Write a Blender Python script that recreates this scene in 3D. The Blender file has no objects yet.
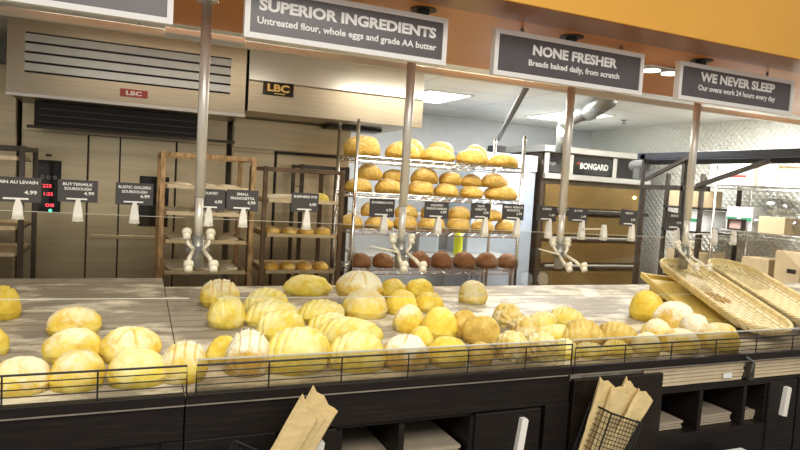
import bpy, bmesh, math, random
from math import sin, cos, pi, radians, sqrt, hypot
from mathutils import Vector, Matrix, noise, Euler

SC = bpy.context.scene
COL = SC.collection

# ------------------------------------------------------------------ camera
F_PX = 625.0
YAW, PITCH, ROLL, CAM_H = radians(23.2), radians(3.66), radians(3.43), 1.6
r0 = Vector((cos(YAW), -sin(YAW), 0)); fw = Vector((sin(YAW)*cos(PITCH), cos(YAW)*cos(PITCH), -sin(PITCH)))
u0 = r0.cross(fw)
c_r = cos(ROLL)*r0 + sin(ROLL)*u0; c_u = -sin(ROLL)*r0 + cos(ROLL)*u0
cam_d = bpy.data.cameras.new('camera'); cam = bpy.data.objects.new('camera', cam_d); COL.objects.link(cam)
cam_d.sensor_width = 36; cam_d.lens = 36*F_PX/800; cam_d.clip_start = 0.05
M = Matrix.Identity(4)
for i in range(3):
    M[i][0] = c_r[i]; M[i][1] = c_u[i]; M[i][2] = -fw[i]
M[0][3], M[1][3], M[2][3] = 0, 0, CAM_H
cam.matrix_world = M
SC.camera = cam

# ------------------------------------------------------------------ world, lights, exposure
w = bpy.data.worlds.new('world'); SC.world = w; w.use_nodes = True
w.node_tree.nodes['Background'].inputs[0].default_value = (1.0, 0.96, 0.88, 1)
w.node_tree.nodes['Background'].inputs[1].default_value = 0.46
SC.view_settings.view_transform = 'Standard'; SC.view_settings.look = 'None'
SC.view_settings.gamma = 1; SC.view_settings.use_curve_mapping = False
SC.view_settings.exposure = 0.5

def area(name, loc, size, power, rot=(0, 0, 0), col=(1, 1, 1), sy=None):
    d = bpy.data.lights.new(name, 'AREA'); d.energy = power; d.color = col; d.shape = 'RECTANGLE'
    d.size = size; d.size_y = sy or size
    o = bpy.data.objects.new(name, d); COL.objects.link(o); o.location = loc; o.rotation_euler = rot
    return o
def spot(name, loc, target, power, ang, col, blend=0.6, rad=0.05):
    d = bpy.data.lights.new(name, 'SPOT'); d.energy = power; d.color = col; d.spot_size = radians(ang); d.spot_blend = blend
    d.shadow_soft_size = rad
    o = bpy.data.objects.new(name, d); COL.objects.link(o); o.location = loc
    o.rotation_euler = (Vector(target)-Vector(loc)).to_track_quat('-Z', 'Y').to_euler()
    return o
WARM = (1.0, 0.89, 0.58)
for i, x in enumerate((-0.7, 0.5, 1.7, 2.9, 4.1)):       # unseen spots added on the shop side to brighten the bread table
    spot('bread_spot', (x, 1.15, 3.1), (x+0.1, 2.62, 0.95), 68, 42, WARM, 0.7)
area('shop_light', (0.6, -0.9, 3.2), 3.2, 85, (radians(25), 0, 0), (1, 0.95, 0.87), 1.4)
area('kitchen_fill', (0.3, 3.85, 2.52), 1.6, 7, (0, 0, 0), (1, 0.93, 0.80), 0.25)  # unseen lamp added to brighten the left oven fronts
area('kitchen_fill', (2.2, 3.95, 2.52), 1.0, 15, (0, 0, 0), (1, 0.94, 0.80), 0.25)  # unseen lamp added to brighten the loaves on the tall rack
area('kitchen_fill', (3.4, 5.4, 2.52), 1.2, 55, (0, 0, 0), (1, 0.97, 0.92), 0.8)
area('kitchen_fill', (4.9, 4.3, 2.52), 0.9, 60, (0, 0, 0), (1, 0.97, 0.92), 0.6)

# ------------------------------------------------------------------ pixel -> point
def ray(x, y): return fw + c_r*((x-400)/F_PX) - c_u*((y-225)/F_PX)
CAM = Vector((0, 0, CAM_H))
def onY(x, y, Y): d = ray(x, y); return CAM + d*(Y/d.y)
def onX(x, y, X): d = ray(x, y); return CAM + d*(X/d.x)
def onZ(x, y, Z): d = ray(x, y); return CAM + d*((Z-CAM_H)/d.z)
T0, TS = 0.90, 0.055                                     # display table: height at the front edge, slope
def tz(Y): return T0 + TS*(Y-2.0)
def onT(x, y, h=0.0):
    d = ray(x, y); return CAM + d*((T0+h-2*TS-CAM_H)/(d.z-TS*d.y))
def depth(p): return (Vector(p)-CAM).dot(fw)

# ------------------------------------------------------------------ materials
def new_mat(name):
    m = bpy.data.materials.new(name); m.use_nodes = True
    nt = m.node_tree; return m, nt, nt.nodes['Principled BSDF']
def N(nt, t, **kw):
    n = nt.nodes.new(t)
    for k, v in kw.items(): setattr(n, k, v)
    return n
def coords(nt, scale=(1, 1, 1), kind='Object'):
    tc = N(nt, 'ShaderNodeTexCoord'); mp = N(nt, 'ShaderNodeMapping'); mp.inputs['Scale'].default_value = scale
    nt.links.new(tc.outputs[kind], mp.inputs[0]); return mp.outputs[0]
def world_coords(nt, scale=(1, 1, 1)):
    g = N(nt, 'ShaderNodeNewGeometry'); mp = N(nt, 'ShaderNodeMapping'); mp.inputs['Scale'].default_value = scale
    nt.links.new(g.outputs['Position'], mp.inputs[0]); return mp.outputs[0]
def ramp(nt, fac, stops):
    r = N(nt, 'ShaderNodeValToRGB'); e = r.color_ramp.elements
    while len(e) < len(stops): e.new(0.5)
    for el, (p, c) in zip(e, stops): el.position = p; el.color = tuple(c)+(1,) if len(c) == 3 else c
    nt.links.new(fac, r.inputs[0]); return r.outputs[0]
def noise_tex(nt, vec, scale=5, detail=4, rough=0.55):
    n = N(nt, 'ShaderNodeTexNoise'); n.inputs['Scale'].default_value = scale; n.inputs['Detail'].default_value = detail
    n.inputs['Roughness'].default_value = rough; nt.links.new(vec, n.inputs['Vector']); return n.outputs['Fac']
def bump(nt, h, b, strength=0.3, dist=0.01):
    n = N(nt, 'ShaderNodeBump'); n.inputs['Strength'].default_value = strength; n.inputs['Distance'].default_value = dist
    nt.links.new(h, n.inputs['Height']); nt.links.new(n.outputs[0], b.inputs['Normal'])
def plain(name, c, rough=0.5, metal=0.0, var=0.12, scale=9, stretch=(1, 1, 1), bmp=0.0):
    m, nt, b = new_mat(name)
    f = noise_tex(nt, coords(nt, stretch), scale)
    lo = tuple(max(0, x*(1-var)) for x in c); hi = tuple(min(1, x*(1+var)) for x in c)
    nt.links.new(ramp(nt, f, [(0.3, lo), (0.7, hi)]), b.inputs['Base Color'])
    b.inputs['Roughness'].default_value = rough; b.inputs['Metallic'].default_value = metal
    if bmp: bump(nt, f, b, bmp)
    return m
def emit(name, c, s):
    m, nt, b = new_mat(name)
    b.inputs['Base Color'].default_value = tuple(c)+(1,)
    b.inputs['Emission Color'].default_value = tuple(c)+(1,); b.inputs['Emission Strength'].default_value = s
    return m
def glass(name, tint=(0.93, 0.95, 0.93), refl=0.05, rough=0.02):
    m, nt, b = new_mat(name); nt.nodes.remove(b)
    t = N(nt, 'ShaderNodeBsdfTransparent'); t.inputs[0].default_value = tuple(tint)+(1,)
    g = N(nt, 'ShaderNodeBsdfGlossy'); g.inputs['Roughness'].default_value = rough
    lw = N(nt, 'ShaderNodeLayerWeight'); lw.inputs[0].default_value = 0.5
    pw = N(nt, 'ShaderNodeMath', operation='POWER'); pw.inputs[1].default_value = 4.0; nt.links.new(lw.outputs['Facing'], pw.inputs[0])
    ad = N(nt, 'ShaderNodeMath', operation='MULTIPLY_ADD'); ad.inputs[1].default_value = 0.5; ad.inputs[2].default_value = refl; ad.use_clamp = True
    nt.links.new(pw.outputs[0], ad.inputs[0])
    mx = N(nt, 'ShaderNodeMixShader'); nt.links.new(ad.outputs[0], mx.inputs[0])
    nt.links.new(t.outputs[0], mx.inputs[1]); nt.links.new(g.outputs[0], mx.inputs[2])
    nt.links.new(mx.outputs[0], nt.nodes['Material Output'].inputs[0])
    return m

steel = plain('brushed_steel', (0.48, 0.43, 0.33), 0.38, 0.95, 0.10, 6, (0.6, 1, 22))
steel_bright = plain('bright_steel', (0.70, 0.69, 0.66), 0.30, 0.85, 0.06, 6, (0.6, 1, 22))
oven_steel = plain('oven_steel', (0.60, 0.51, 0.34), 0.30, 0.6, 0.12, 3, (0.5, 1, 6))
chrome = plain('chrome', (0.78, 0.76, 0.72), 0.2, 1.0, 0.05)
louver_m = plain('louver_aluminium', (0.52, 0.54, 0.54), 0.45, 0.4, 0.05)
post_m = plain('satin_post', (0.74, 0.71, 0.64), 0.36, 0.45, 0.05)
rust_m = plain('worn_rack_steel', (0.42, 0.27, 0.13), 0.5, 0.55, 0.5, 14, (3, 3, 1))
dark_rack = plain('dark_rack_steel', (0.07, 0.06, 0.05), 0.45, 0.5, 0.3)
tray_m = plain('sheet_pan', (0.62, 0.50, 0.32), 0.4, 0.7, 0.2)
black = plain('black_matt', (0.012, 0.011, 0.010), 0.5, 0, 0.2)
black_gloss = plain('black_gloss', (0.015, 0.014, 0.013), 0.12, 0, 0.2)
wire_black = plain('black_wire', (0.008, 0.007, 0.006), 0.6, 0.0, 0.1)
white_pl = plain('white_plastic', (0.80, 0.78, 0.72), 0.35, 0, 0.04)
cream_pl = plain('cream_plastic', (0.74, 0.70, 0.58), 0.4, 0, 0.08)
card_m = plain('tag_card', (0.050, 0.045, 0.043), 0.45, 0, 0.15)
sign_m = plain('sign_face', (0.095, 0.084, 0.090), 0.35, 0, 0.08)
sign_white = plain('sign_white', (0.86, 0.85, 0.84), 0.45, 0, 0.02)
tag_white = plain('tag_white', (0.80, 0.79, 0.76), 0.5, 0, 0.02)
paper = plain('kraft_paper', (0.66, 0.51, 0.25), 0.7, 0, 0.12, 12, (1, 1, 4), 0.2)
paper_pale = plain('pale_paper', (0.56, 0.46, 0.31), 0.75, 0, 0.1, 12)
slate_m = plain('slate_paint', (0.045, 0.050, 0.066), 0.35, 0.3, 0.12)
bluegrey = plain('blue_grey_paint', (0.36, 0.42, 0.50), 0.45, 0, 0.06)
paper_dim = plain('shaded_paper', (0.36, 0.30, 0.22), 0.8, 0, 0.1, 12)  # pale paper darkened: the cubbyhole shade is put into the colour
cardboard = plain('cardboard', (0.58, 0.46, 0.28), 0.8, 0, 0.08)
white_box = plain('white_box', (0.78, 0.80, 0.80), 0.6, 0, 0.04)
green_m = plain('green_band', (0.05, 0.33, 0.16), 0.5, 0, 0.1)
red_m = plain('red_badge', (0.36, 0.045, 0.035), 0.4, 0, 0.1)
gold_m = plain('gold_letters', (0.70, 0.48, 0.16), 0.35, 0.4, 0.08)
lime_m = plain('lime_label', (0.62, 0.70, 0.04), 0.4, 0, 0.06)
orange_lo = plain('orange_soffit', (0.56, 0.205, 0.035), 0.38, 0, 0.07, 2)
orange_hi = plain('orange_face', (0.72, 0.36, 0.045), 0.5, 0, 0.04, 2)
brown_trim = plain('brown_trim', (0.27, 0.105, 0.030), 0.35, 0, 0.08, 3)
cream_trim = plain('cream_trim', (0.62, 0.62, 0.54), 0.35, 0.0, 0.1, 3, (1, 1, 10))
white_trim = plain('white_trim', (0.82, 0.82, 0.80), 0.35, 0, 0.03)
duct_m = plain('duct_metal', (0.30, 0.31, 0.30), 0.4, 0.6, 0.15)
conduit_m = plain('conduit_grey', (0.15, 0.155, 0.155), 0.5, 0.2, 0.1)
floor_k = plain('quarry_tile', (0.20, 0.15, 0.11), 0.4, 0, 0.25, 7)
led_red = emit('led_red', (0.9, 0.06, 0.08), 1.3)
led_green = emit('led_green', (0.1, 0.9, 0.4), 1.5)
led_text = plain('panel_grey', (0.25, 0.25, 0.25), 0.4, 0, 0.05)
lamp_panel = emit('lamp_panel', (1.0, 0.99, 0.96), 5.0)
lamp_warm = emit('lamp_warm', (1.0, 0.93, 0.78), 2.0)
oven_lamp = emit('oven_lamp', (1.0, 0.78, 0.32), 9.0)
glass_edge = plain('glass_edge', (0.52, 0.52, 0.46), 0.3, 0, 0.05)
pane_glass = glass('guard_glass', (0.94, 0.94, 0.92), 0.018)
acrylic = glass('acrylic', (0.82, 0.80, 0.76), 0.07, 0.03)
poly = glass('poly_bag', (0.80, 0.82, 0.82), 0.20, 0.15)

def dark_wood():
    m, nt, b = new_mat('espresso_wood')
    v = world_coords(nt, (1.4, 3, 26))
    f = noise_tex(nt, v, 3.2, 6, 0.6)
    nt.links.new(ramp(nt, f, [(0.3, (0.0045, 0.0030, 0.0026)), (0.55, (0.010, 0.0068, 0.0056)), (0.75, (0.022, 0.015, 0.012))]), b.inputs['Base Color'])
    b.inputs['Roughness'].default_value = 0.5; b.inputs['Specular IOR Level'].default_value = 0.3; bump(nt, f, b, 0.15, 0.003)
    return m
wood = dark_wood()
def board_mat():
    m, nt, b = new_mat('floured_boards')
    v = world_coords(nt, (1, 1, 1)); v.node.inputs['Location'].default_value = (10, 0.03, 0)
    br = N(nt, 'ShaderNodeTexBrick'); nt.links.new(v, br.inputs['Vector'])
    br.inputs['Scale'].default_value = 1; br.inputs['Brick Width'].default_value = 40; br.inputs['Row Height'].default_value = 0.085
    br.inputs['Mortar Size'].default_value = 0.004; br.inputs['Mortar Smooth'].default_value = 0.3
    br.inputs['Color1'].default_value = (0.29, 0.26, 0.22, 1); br.inputs['Color2'].default_value = (0.37, 0.335, 0.285, 1)
    br.inputs['Mortar'].default_value = (0.15, 0.12, 0.09, 1)
    gr = noise_tex(nt, world_coords(nt, (1.2, 30, 1)), 4, 5, 0.6)
    mx = N(nt, 'ShaderNodeMixRGB', blend_type='MULTIPLY'); mx.inputs[0].default_value = 0.55
    nt.links.new(br.outputs[0], mx.inputs[1])
    nt.links.new(ramp(nt, gr, [(0.3, (0.55, 0.53, 0.5)), (0.7, (1.2, 1.15, 1.1))]), mx.inputs[2])
    fl = noise_tex(nt, world_coords(nt, (1.1, 2.2, 1)), 2.6, 7, 0.62)
    fm = ramp(nt, fl, [(0.47, (0, 0, 0)), (0.58, (0.9, 0.9, 0.9))])
    m2 = N(nt, 'ShaderNodeMixRGB'); nt.links.new(fm, m2.inputs[0]); nt.links.new(mx.outputs[0], m2.inputs[1])
    m2.inputs[2].default_value = (0.74, 0.69, 0.58, 1)
    nt.links.new(m2.outputs[0], b.inputs['Base Color']); b.inputs['Roughness'].default_value = 0.45
    return m
boards = board_mat()
def bread_mat(name, deep, mid, light, flour, flour_lo=0.5, flour_hi=0.75, slash=None, dust=0.0):
    m, nt, b = new_mat(name)
    v = coords(nt)
    oi = N(nt, 'ShaderNodeObjectInfo'); ofs = N(nt, 'ShaderNodeVectorMath', operation='ADD')
    sc = N(nt, 'ShaderNodeMath', operation='MULTIPLY'); sc.inputs[1].default_value = 37
    nt.links.new(oi.outputs['Random'], sc.inputs[0]); nt.links.new(v, ofs.inputs[0]); nt.links.new(sc.outputs[0], ofs.inputs[1])
    f = noise_tex(nt, ofs.outputs[0], 14, 6, 0.65)
    base = ramp(nt, f, [(0.30, deep), (0.5, mid), (0.68, light)])
    fl = noise_tex(nt, ofs.outputs[0], 9, 7, 0.72)
    du = N(nt, 'ShaderNodeAttribute'); du.attribute_name = 'dust'
    ad = N(nt, 'ShaderNodeMath', operation='MULTIPLY_ADD'); ad.inputs[1].default_value = dust
    nt.links.new(du.outputs['Fac'], ad.inputs[0]); nt.links.new(fl, ad.inputs[2])
    fm = ramp(nt, ad.outputs[0], [(flour_lo, (0, 0, 0)), (flour_hi, (1, 1, 1))])
    mx = N(nt, 'ShaderNodeMixRGB'); nt.links.new(fm, mx.inputs[0]); nt.links.new(base, mx.inputs[1]); mx.inputs[2].default_value = tuple(flour)+(1,)
    at = N(nt, 'ShaderNodeAttribute'); at.attribute_name = 'slash'
    m2 = N(nt, 'ShaderNodeMixRGB'); nt.links.new(at.outputs['Fac'], m2.inputs[0]); nt.links.new(mx.outputs[0], m2.inputs[1])
    m2.inputs[2].default_value = tuple(slash or light)+(1,)
    nt.links.new(m2.outputs[0], b.inputs['Base Color']); b.inputs['Roughness'].default_value = 0.55
    b.inputs['Specular IOR Level'].default_value = 0.3
    bump(nt, noise_tex(nt, ofs.outputs[0], 45, 4), b, 0.35, 0.004)
    return m
GOLD = (0.66, 0.38, 0.055)
crust_gold = bread_mat('crust_gold', (0.66, 0.42, 0.030), (0.80, 0.61, 0.085), (0.86, 0.73, 0.22), (0.84, 0.76, 0.42), 0.58, 0.82, (0.80, 0.66, 0.20), 0.12)
crust_flour = bread_mat('crust_flour', (0.62, 0.38, 0.035), (0.76, 0.57, 0.090), (0.83, 0.70, 0.21), (0.84, 0.79, 0.58), 0.50, 0.70, GOLD, 0.22)
crust_pale = bread_mat('crust_pale', (0.66, 0.47, 0.055), (0.78, 0.63, 0.11), (0.85, 0.74, 0.24), (0.86, 0.80, 0.48), 0.50, 0.74, (0.86, 0.79, 0.42), 0.14)
crust_rack = bread_mat('crust_rack', (0.46, 0.22, 0.022), (0.70, 0.44, 0.070), (0.80, 0.60, 0.19), (0.84, 0.74, 0.46), 0.53, 0.78, None, 0.18)
crust_brown = bread_mat('crust_brown', (0.17, 0.070, 0.028), (0.26, 0.115, 0.045), (0.36, 0.18, 0.08), (0.42, 0.26, 0.13), 0.58, 0.85)
crust_swirl = bread_mat('crust_swirl', (0.40, 0.23, 0.035), (0.62, 0.43, 0.095), (0.78, 0.62, 0.22), (0.74, 0.62, 0.32), 0.55, 0.8, (0.78, 0.64, 0.30), 0.05)
crust_white = bread_mat('crust_white', (0.52, 0.30, 0.045), (0.66, 0.44, 0.09), (0.76, 0.60, 0.22), (0.85, 0.82, 0.68), 0.50, 0.66, (0.70, 0.50, 0.14), 0.34)
crust_cheese = bread_mat('crust_cheese', (0.52, 0.32, 0.05), (0.74, 0.58, 0.18), (0.84, 0.76, 0.44), (0.86, 0.82, 0.60), 0.50, 0.66, None, 0.05)
dough_m = bread_mat('dough', (0.62, 0.50, 0.30), (0.70, 0.60, 0.40), (0.78, 0.70, 0.52), (0.82, 0.78, 0.66), 0.45, 0.75)
def wicker_mat():
    m, nt, b = new_mat('wicker')
    at = N(nt, 'ShaderNodeUVMap'); at.uv_map = 'weave'
    mp = N(nt, 'ShaderNodeMapping'); nt.links.new(at.outputs[0], mp.inputs[0])
    br = N(nt, 'ShaderNodeTexBrick'); nt.links.new(mp.outputs[0], br.inputs['Vector'])
    br.inputs['Scale'].default_value = 1; br.inputs['Brick Width'].default_value = 0.070; br.inputs['Row Height'].default_value = 0.030
    br.inputs['Mortar Size'].default_value = 0.0032; br.inputs['Mortar Smooth'].default_value = 0.5
    br.inputs['Color1'].default_value = (0.84, 0.74, 0.46, 1); br.inputs['Color2'].default_value = (0.88, 0.81, 0.57, 1)
    br.inputs['Mortar'].default_value = (0.34, 0.20, 0.06, 1)
    nt.links.new(br.outputs[0], b.inputs['Base Color']); b.inputs['Roughness'].default_value = 0.55
    bump(nt, br.outputs['Fac'], b, -0.7, 0.004)
    return m
wicker = wicker_mat()
cane = plain('cane_rim', (0.82, 0.69, 0.38), 0.5, 0, 0.18, 30, (1, 1, 1), 0.3)
def tile_ceiling():
    m, nt, b = new_mat('ceiling_tile')
    br = N(nt, 'ShaderNodeTexBrick'); nt.links.new(world_coords(nt), br.inputs['Vector'])
    br.offset = 0.0; br.inputs['Scale'].default_value = 1; br.inputs['Brick Width'].default_value = 1.2; br.inputs['Row Height'].default_value = 0.6
    br.inputs['Mortar Size'].default_value = 0.010
    br.inputs['Color1'].default_value = (0.86, 0.88, 0.86, 1); br.inputs['Color2'].default_value = (0.83, 0.86, 0.84, 1); br.inputs['Mortar'].default_value = (0.62, 0.64, 0.63, 1)
    nt.links.new(br.outputs[0], b.inputs['Base Color']); b.inputs['Roughness'].default_value = 0.8
    return m
ceil_m = tile_ceiling()
def quilt():
    m, nt, b = new_mat('quilted_steel')
    g = N(nt, 'ShaderNodeNewGeometry'); sp = N(nt, 'ShaderNodeSeparateXYZ'); nt.links.new(g.outputs['Position'], sp.inputs[0])
    def wv(sgn):
        a = N(nt, 'ShaderNodeMath', operation='MULTIPLY_ADD'); a.inputs[1].default_value = sgn
        nt.links.new(sp.outputs[2], a.inputs[0]); nt.links.new(sp.outputs[1], a.inputs[2])
        s = N(nt, 'ShaderNodeMath', operation='MULTIPLY'); s.inputs[1].default_value = pi/0.075; nt.links.new(a.outputs[0], s.inputs[0])
        n = N(nt, 'ShaderNodeMath', operation='SINE'); nt.links.new(s.outputs[0], n.inputs[0])
        ab = N(nt, 'ShaderNodeMath', operation='ABSOLUTE'); nt.links.new(n.outputs[0], ab.inputs[0]); return ab.outputs[0]
    mu = N(nt, 'ShaderNodeMath', operation='MINIMUM'); nt.links.new(wv(1), mu.inputs[0]); nt.links.new(wv(-1), mu.inputs[1])
    b.inputs['Base Color'].default_value = (0.90, 0.92, 0.86, 1); b.inputs['Metallic'].default_value = 0.2; b.inputs['Roughness'].default_value = 0.28
    bump(nt, mu.outputs[0], b, 0.55, 0.02)
    return m
quilt_m = quilt()

# ------------------------------------------------------------------ mesh helpers
class MB:
    def __init__(s): s.bm = bmesh.new()
    def box(s, c, size, rot=None, bev=0.0):
        r = bmesh.ops.create_cube(s.bm, size=1.0); vs = r['verts']
        for v in vs: v.co = Vector((v.co.x*size[0], v.co.y*size[1], v.co.z*size[2]))
        if bev:
            es = list({e for v in vs for e in v.link_edges})
            rb = bmesh.ops.bevel(s.bm, geom=es, offset=bev, segments=2, profile=0.5, affect='EDGES')
            vs = list({v for f in rb['faces'] for v in f.verts} | {v for v in vs if v.is_valid})
        Rm = Euler(rot).to_matrix() if rot else None
        for v in vs:
            if Rm: v.co = Rm @ v.co
            v.co += Vector(c)
        return s
    def span(s, a, b, bev=0.0):
        a, b = Vector(a), Vector(b)
        return s.box((a+b)/2, (abs(b.x-a.x), abs(b.y-a.y), abs(b.z-a.z)), None, bev)
    def bar(s, p0, p1, wx, wy, up=(0, 0, 1)):
        p0, p1 = Vector(p0), Vector(p1); d = (p1-p0); L = d.length; d.normalize()
        up = Vector(up)
        if abs(d.dot(up)) > 0.99: up = Vector((0, 1, 0))
        x = d.cross(up).normalized(); y = x.cross(d)
        r = bmesh.ops.create_cube(s.bm, size=1.0)
        for v in r['verts']:
            c = v.co.copy(); v.co = (p0+p1)/2 + x*c.x*wx + y*c.y*wy + d*c.z*L
        return s
    def cyl(s, p0, p1, r, seg=12, r2=None):
        p0, p1 = Vector(p0), Vector(p1); d = p1-p0; L = d.length
        q = d.to_track_quat('Z', 'Y')
        rr = bmesh.ops.create_cone(s.bm, cap_ends=True, segments=seg, radius1=r, radius2=r if r2 is None else r2, depth=L)
        for v in rr['verts']: v.co = q @ v.co + (p0+p1)/2
        return s
    def ball(s, c, r, sx=1, sy=1, sz=1, seg=14):
        rr = bmesh.ops.create_uvsphere(s.bm, u_segments=seg, v_segments=max(6, seg//2), radius=r)
        for v in rr['verts']: v.co = Vector((v.co.x*sx, v.co.y*sy, v.co.z*sz)) + Vector(c)
        return s
    def tube(s, pts, r, seg=6, closed=False):
        pts = [Vector(p) for p in pts]; n = len(pts); rings = []
        for i, p in enumerate(pts):
            a = pts[(i-1) % n] if (closed or i > 0) else p; b = pts[(i+1) % n] if (closed or i < n-1) else p
            d = (b-a).normalized(); up = Vector((0, 0, 1)) if abs(d.z) < 0.9 else Vector((0, 1, 0))
            x = d.cross(up).normalized(); y = x.cross(d)
            rings.append([s.bm.verts.new(p + x*r*cos(2*pi*k/seg) + y*r*sin(2*pi*k/seg)) for k in range(seg)])
        for i in range(n if closed else n-1):
            A, B = rings[i], rings[(i+1) % n]
            for k in range(seg): s.bm.faces.new((A[k], A[(k+1) % seg], B[(k+1) % seg], B[k]))
        if not closed:
            s.bm.faces.new(rings[0][::-1]); s.bm.faces.new(rings[-1])
        return s
    def prism(s, pts, ext):                       # polygon extruded along a vector
        ext = Vector(ext); a = [s.bm.verts.new(Vector(p)) for p in pts]; b = [s.bm.verts.new(Vector(p)+ext) for p in pts]
        n = len(pts); s.bm.faces.new(a); s.bm.faces.new(b[::-1])
        for i in range(n): s.bm.faces.new((a[i], b[i], b[(i+1) % n], a[(i+1) % n]))
        return s
    def xform(s, mat):
        for v in s.bm.verts: v.co = mat @ v.co
        return s

def chain_loc(o):
    p = Vector((0, 0, 0))
    while o is not None: p += o.location; o = o.parent
    return p
def obj(name, mb, mat, parent=None, smooth=False, local=False, slash=None):
    me = bpy.data.meshes.new(name)
    if isinstance(mb, MB):
        bmesh.ops.recalc_face_normals(mb.bm, faces=mb.bm.faces)
        mb.bm.to_mesh(me); mb.bm.free()
    else: me = mb
    o = bpy.data.objects.new(name, me); COL.objects.link(o)
    if parent is not None:
        o.parent = parent
        if not local:
            off = chain_loc(parent); me.transform(Matrix.Translation(-off))
    elif not local:
        xs = [v.co for v in me.vertices]
        c = Vector(((min(v.x for v in xs)+max(v.x for v in xs))/2, (min(v.y for v in xs)+max(v.y for v in xs))/2, min(v.z for v in xs)))
        me.transform(Matrix.Translation(-c)); o.location = c
    me.materials.clear(); me.materials.append(mat)
    if smooth:
        for p in me.polygons: p.use_smooth = True
    return o
def tag(o, label, cat, group=None):
    o['label'] = label; o['category'] = cat
    if group: o['group'] = group
    return o
def thing(name, label, cat, loc, group=None):
    o = bpy.data.objects.new(name, None); COL.objects.link(o); o.location = loc; o.empty_display_size = 0.1
    return tag(o, label, cat, group)
def struct(name, mb, mat):
    o = obj(name, mb, mat); o['kind'] = 'structure'; return o
def dup(root, loc=None, rotz=None, label=None):
    def cp(o, par):
        c = o.copy(); COL.objects.link(c)
        if par is not None: c.parent = par
        for ch in list(o.children): cp(ch, c)
        return c
    r = cp(root, None)
    if loc is not None: r.location = loc
    if rotz is not None: r.rotation_euler.z = rotz
    if label: r['label'] = label
    return r
def text_mesh(body, width=None, height=None, bold=0.0, spacing=1.0, ext=0.0008):
    cu = bpy.data.curves.new('lettering', 'FONT'); cu.body = body; cu.size = 1; cu.align_x = 'CENTER'; cu.align_y = 'CENTER'
    cu.offset = bold; cu.space_character = spacing; cu.extrude = 0.0
    cu.resolution_u = 3
    o = bpy.data.objects.new('lettering', cu); COL.objects.link(o)
    dg = bpy.context.evaluated_depsgraph_get(); dg.update()
    me = bpy.data.meshes.new_from_object(o.evaluated_get(dg))
    bpy.data.objects.remove(o); bpy.data.curves.remove(cu)
    xs = [v.co.x for v in me.vertices]; ys = [v.co.y for v in me.vertices]
    wd, hg = max(xs)-min(xs), max(ys)-min(ys); cx, cy = (max(xs)+min(xs))/2, (max(ys)+min(ys))/2
    k = (width/wd) if width else (height/hg)
    ky = (height/hg) if height else k
    me.transform(Matrix.Diagonal((k, ky, 1, 1)) @ Matrix.Translation((-cx, -cy, 0)))
    me.transform(Matrix.Rotation(radians(90), 4, 'X'))
    return me                                  # lies in XZ, faces -Y, centred on the origin
def lettering(name, body, pos, mat, parent, width=None, height=None, bold=0.0, spacing=1.0):
    me = text_mesh(body, width, height, bold, spacing); me.transform(Matrix.Translation(Vector(pos)))
    return obj(name, me, mat, parent)

# ================================================================== setting
struct('floor', MB().span((-4, -3, -0.05), (8, 8, 0)), floor_k)
struct('ceiling', MB().span((-3, 3.64, 2.55), (7, 7.6, 2.60)), ceil_m)
struct('wall_back', MB().span((-3, 7.5, 0), (7, 7.6, 2.55)), plain('back_wall', (0.66, 0.70, 0.73), 0.5, 0, 0.04))
struct('wall_right', MB().span((6.2, 2.0, 0), (6.3, 7.5, 2.55)), quilt_m)
struct('wall_left', MB().span((-1.75, 3.9, 0), (-1.65, 7.5, 2.55)), plain('left_wall', (0.55, 0.52, 0.46), 0.5, 0, 0.05))
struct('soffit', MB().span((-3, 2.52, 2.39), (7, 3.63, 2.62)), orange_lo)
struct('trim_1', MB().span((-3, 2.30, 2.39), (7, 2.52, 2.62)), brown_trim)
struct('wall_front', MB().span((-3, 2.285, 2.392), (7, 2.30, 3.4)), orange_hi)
struct('trim_2', MB().span((-3, 3.73, 2.333), (7, 3.77, 2.375), 0.004), cream_trim)
struct('trim_3', MB().span((0.13, 3.70, 2.352), (0.56, 3.727, 2.382), 0.003), white_trim)
for x, y0, y1 in ((-1.2, 3.65, 3.75), (1.9, 3.65, 3.75), (4.5, 3.65, 3.75)):
    pass

# ceiling lights of the kitchen
def ceiling_light(px, py, sx, sy, label):
    p = onZ(px, py, 2.548)
    t = thing('ceiling_light', label, 'light', (p.x, p.y, 2.55), 'fluorescent ceiling panels')
    fr = MB()
    for a in (-1, 1):
        fr.span((p.x-sx/2, p.y+a*sy/2-0.015, 2.540), (p.x+sx/2, p.y+a*sy/2+0.015, 2.551))
        fr.span((p.x+a*sx/2-0.015, p.y-sy/2, 2.540), (p.x+a*sx/2+0.015, p.y+sy/2, 2.551))
    obj('frame', fr, white_trim, t)
    obj('diffuser', MB().span((p.x-sx/2+0.01, p.y-sy/2+0.01, 2.544), (p.x+sx/2-0.01, p.y+sy/2-0.01, 2.549)), lamp_panel, t)
ceiling_light(478, 132, 0.55, 1.1, 'bright ceiling panel just above the tall bread rack')
ceiling_light(568, 116, 0.60, 0.95, 'bright ceiling panel behind the silver duct elbow')
ceiling_light(434, 97, 0.50, 0.8, 'bright ceiling panel showing beside the steel hood end')
p = onZ(438, 126, 2.546)
t = thing('ceiling_vent', 'grey slatted air vent in the white tiled ceiling', 'vent', (p.x, p.y, 2.55))
obj('frame', MB().span((p.x-0.16, p.y-0.16, 2.541), (p.x+0.16, p.y+0.16, 2.551)), duct_m, t)
v = MB()
for k in range(6): v.box((p.x, p.y-0.12+k*0.048, 2.536), (0.28, 0.03, 0.004), (0.5, 0, 0))
obj('slat', v, conduit_m, t)
p = onZ(624, 120, 2.55)
t = thing('sprinkler_head', 'small brass sprinkler head on the ceiling near the white quilted wall', 'sprinkler', (p.x, p.y, 2.55))
obj('escutcheon', MB().cyl((p.x, p.y, 2.551), (p.x, p.y, 2.543), 0.035, 16), conduit_m, t)
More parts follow.
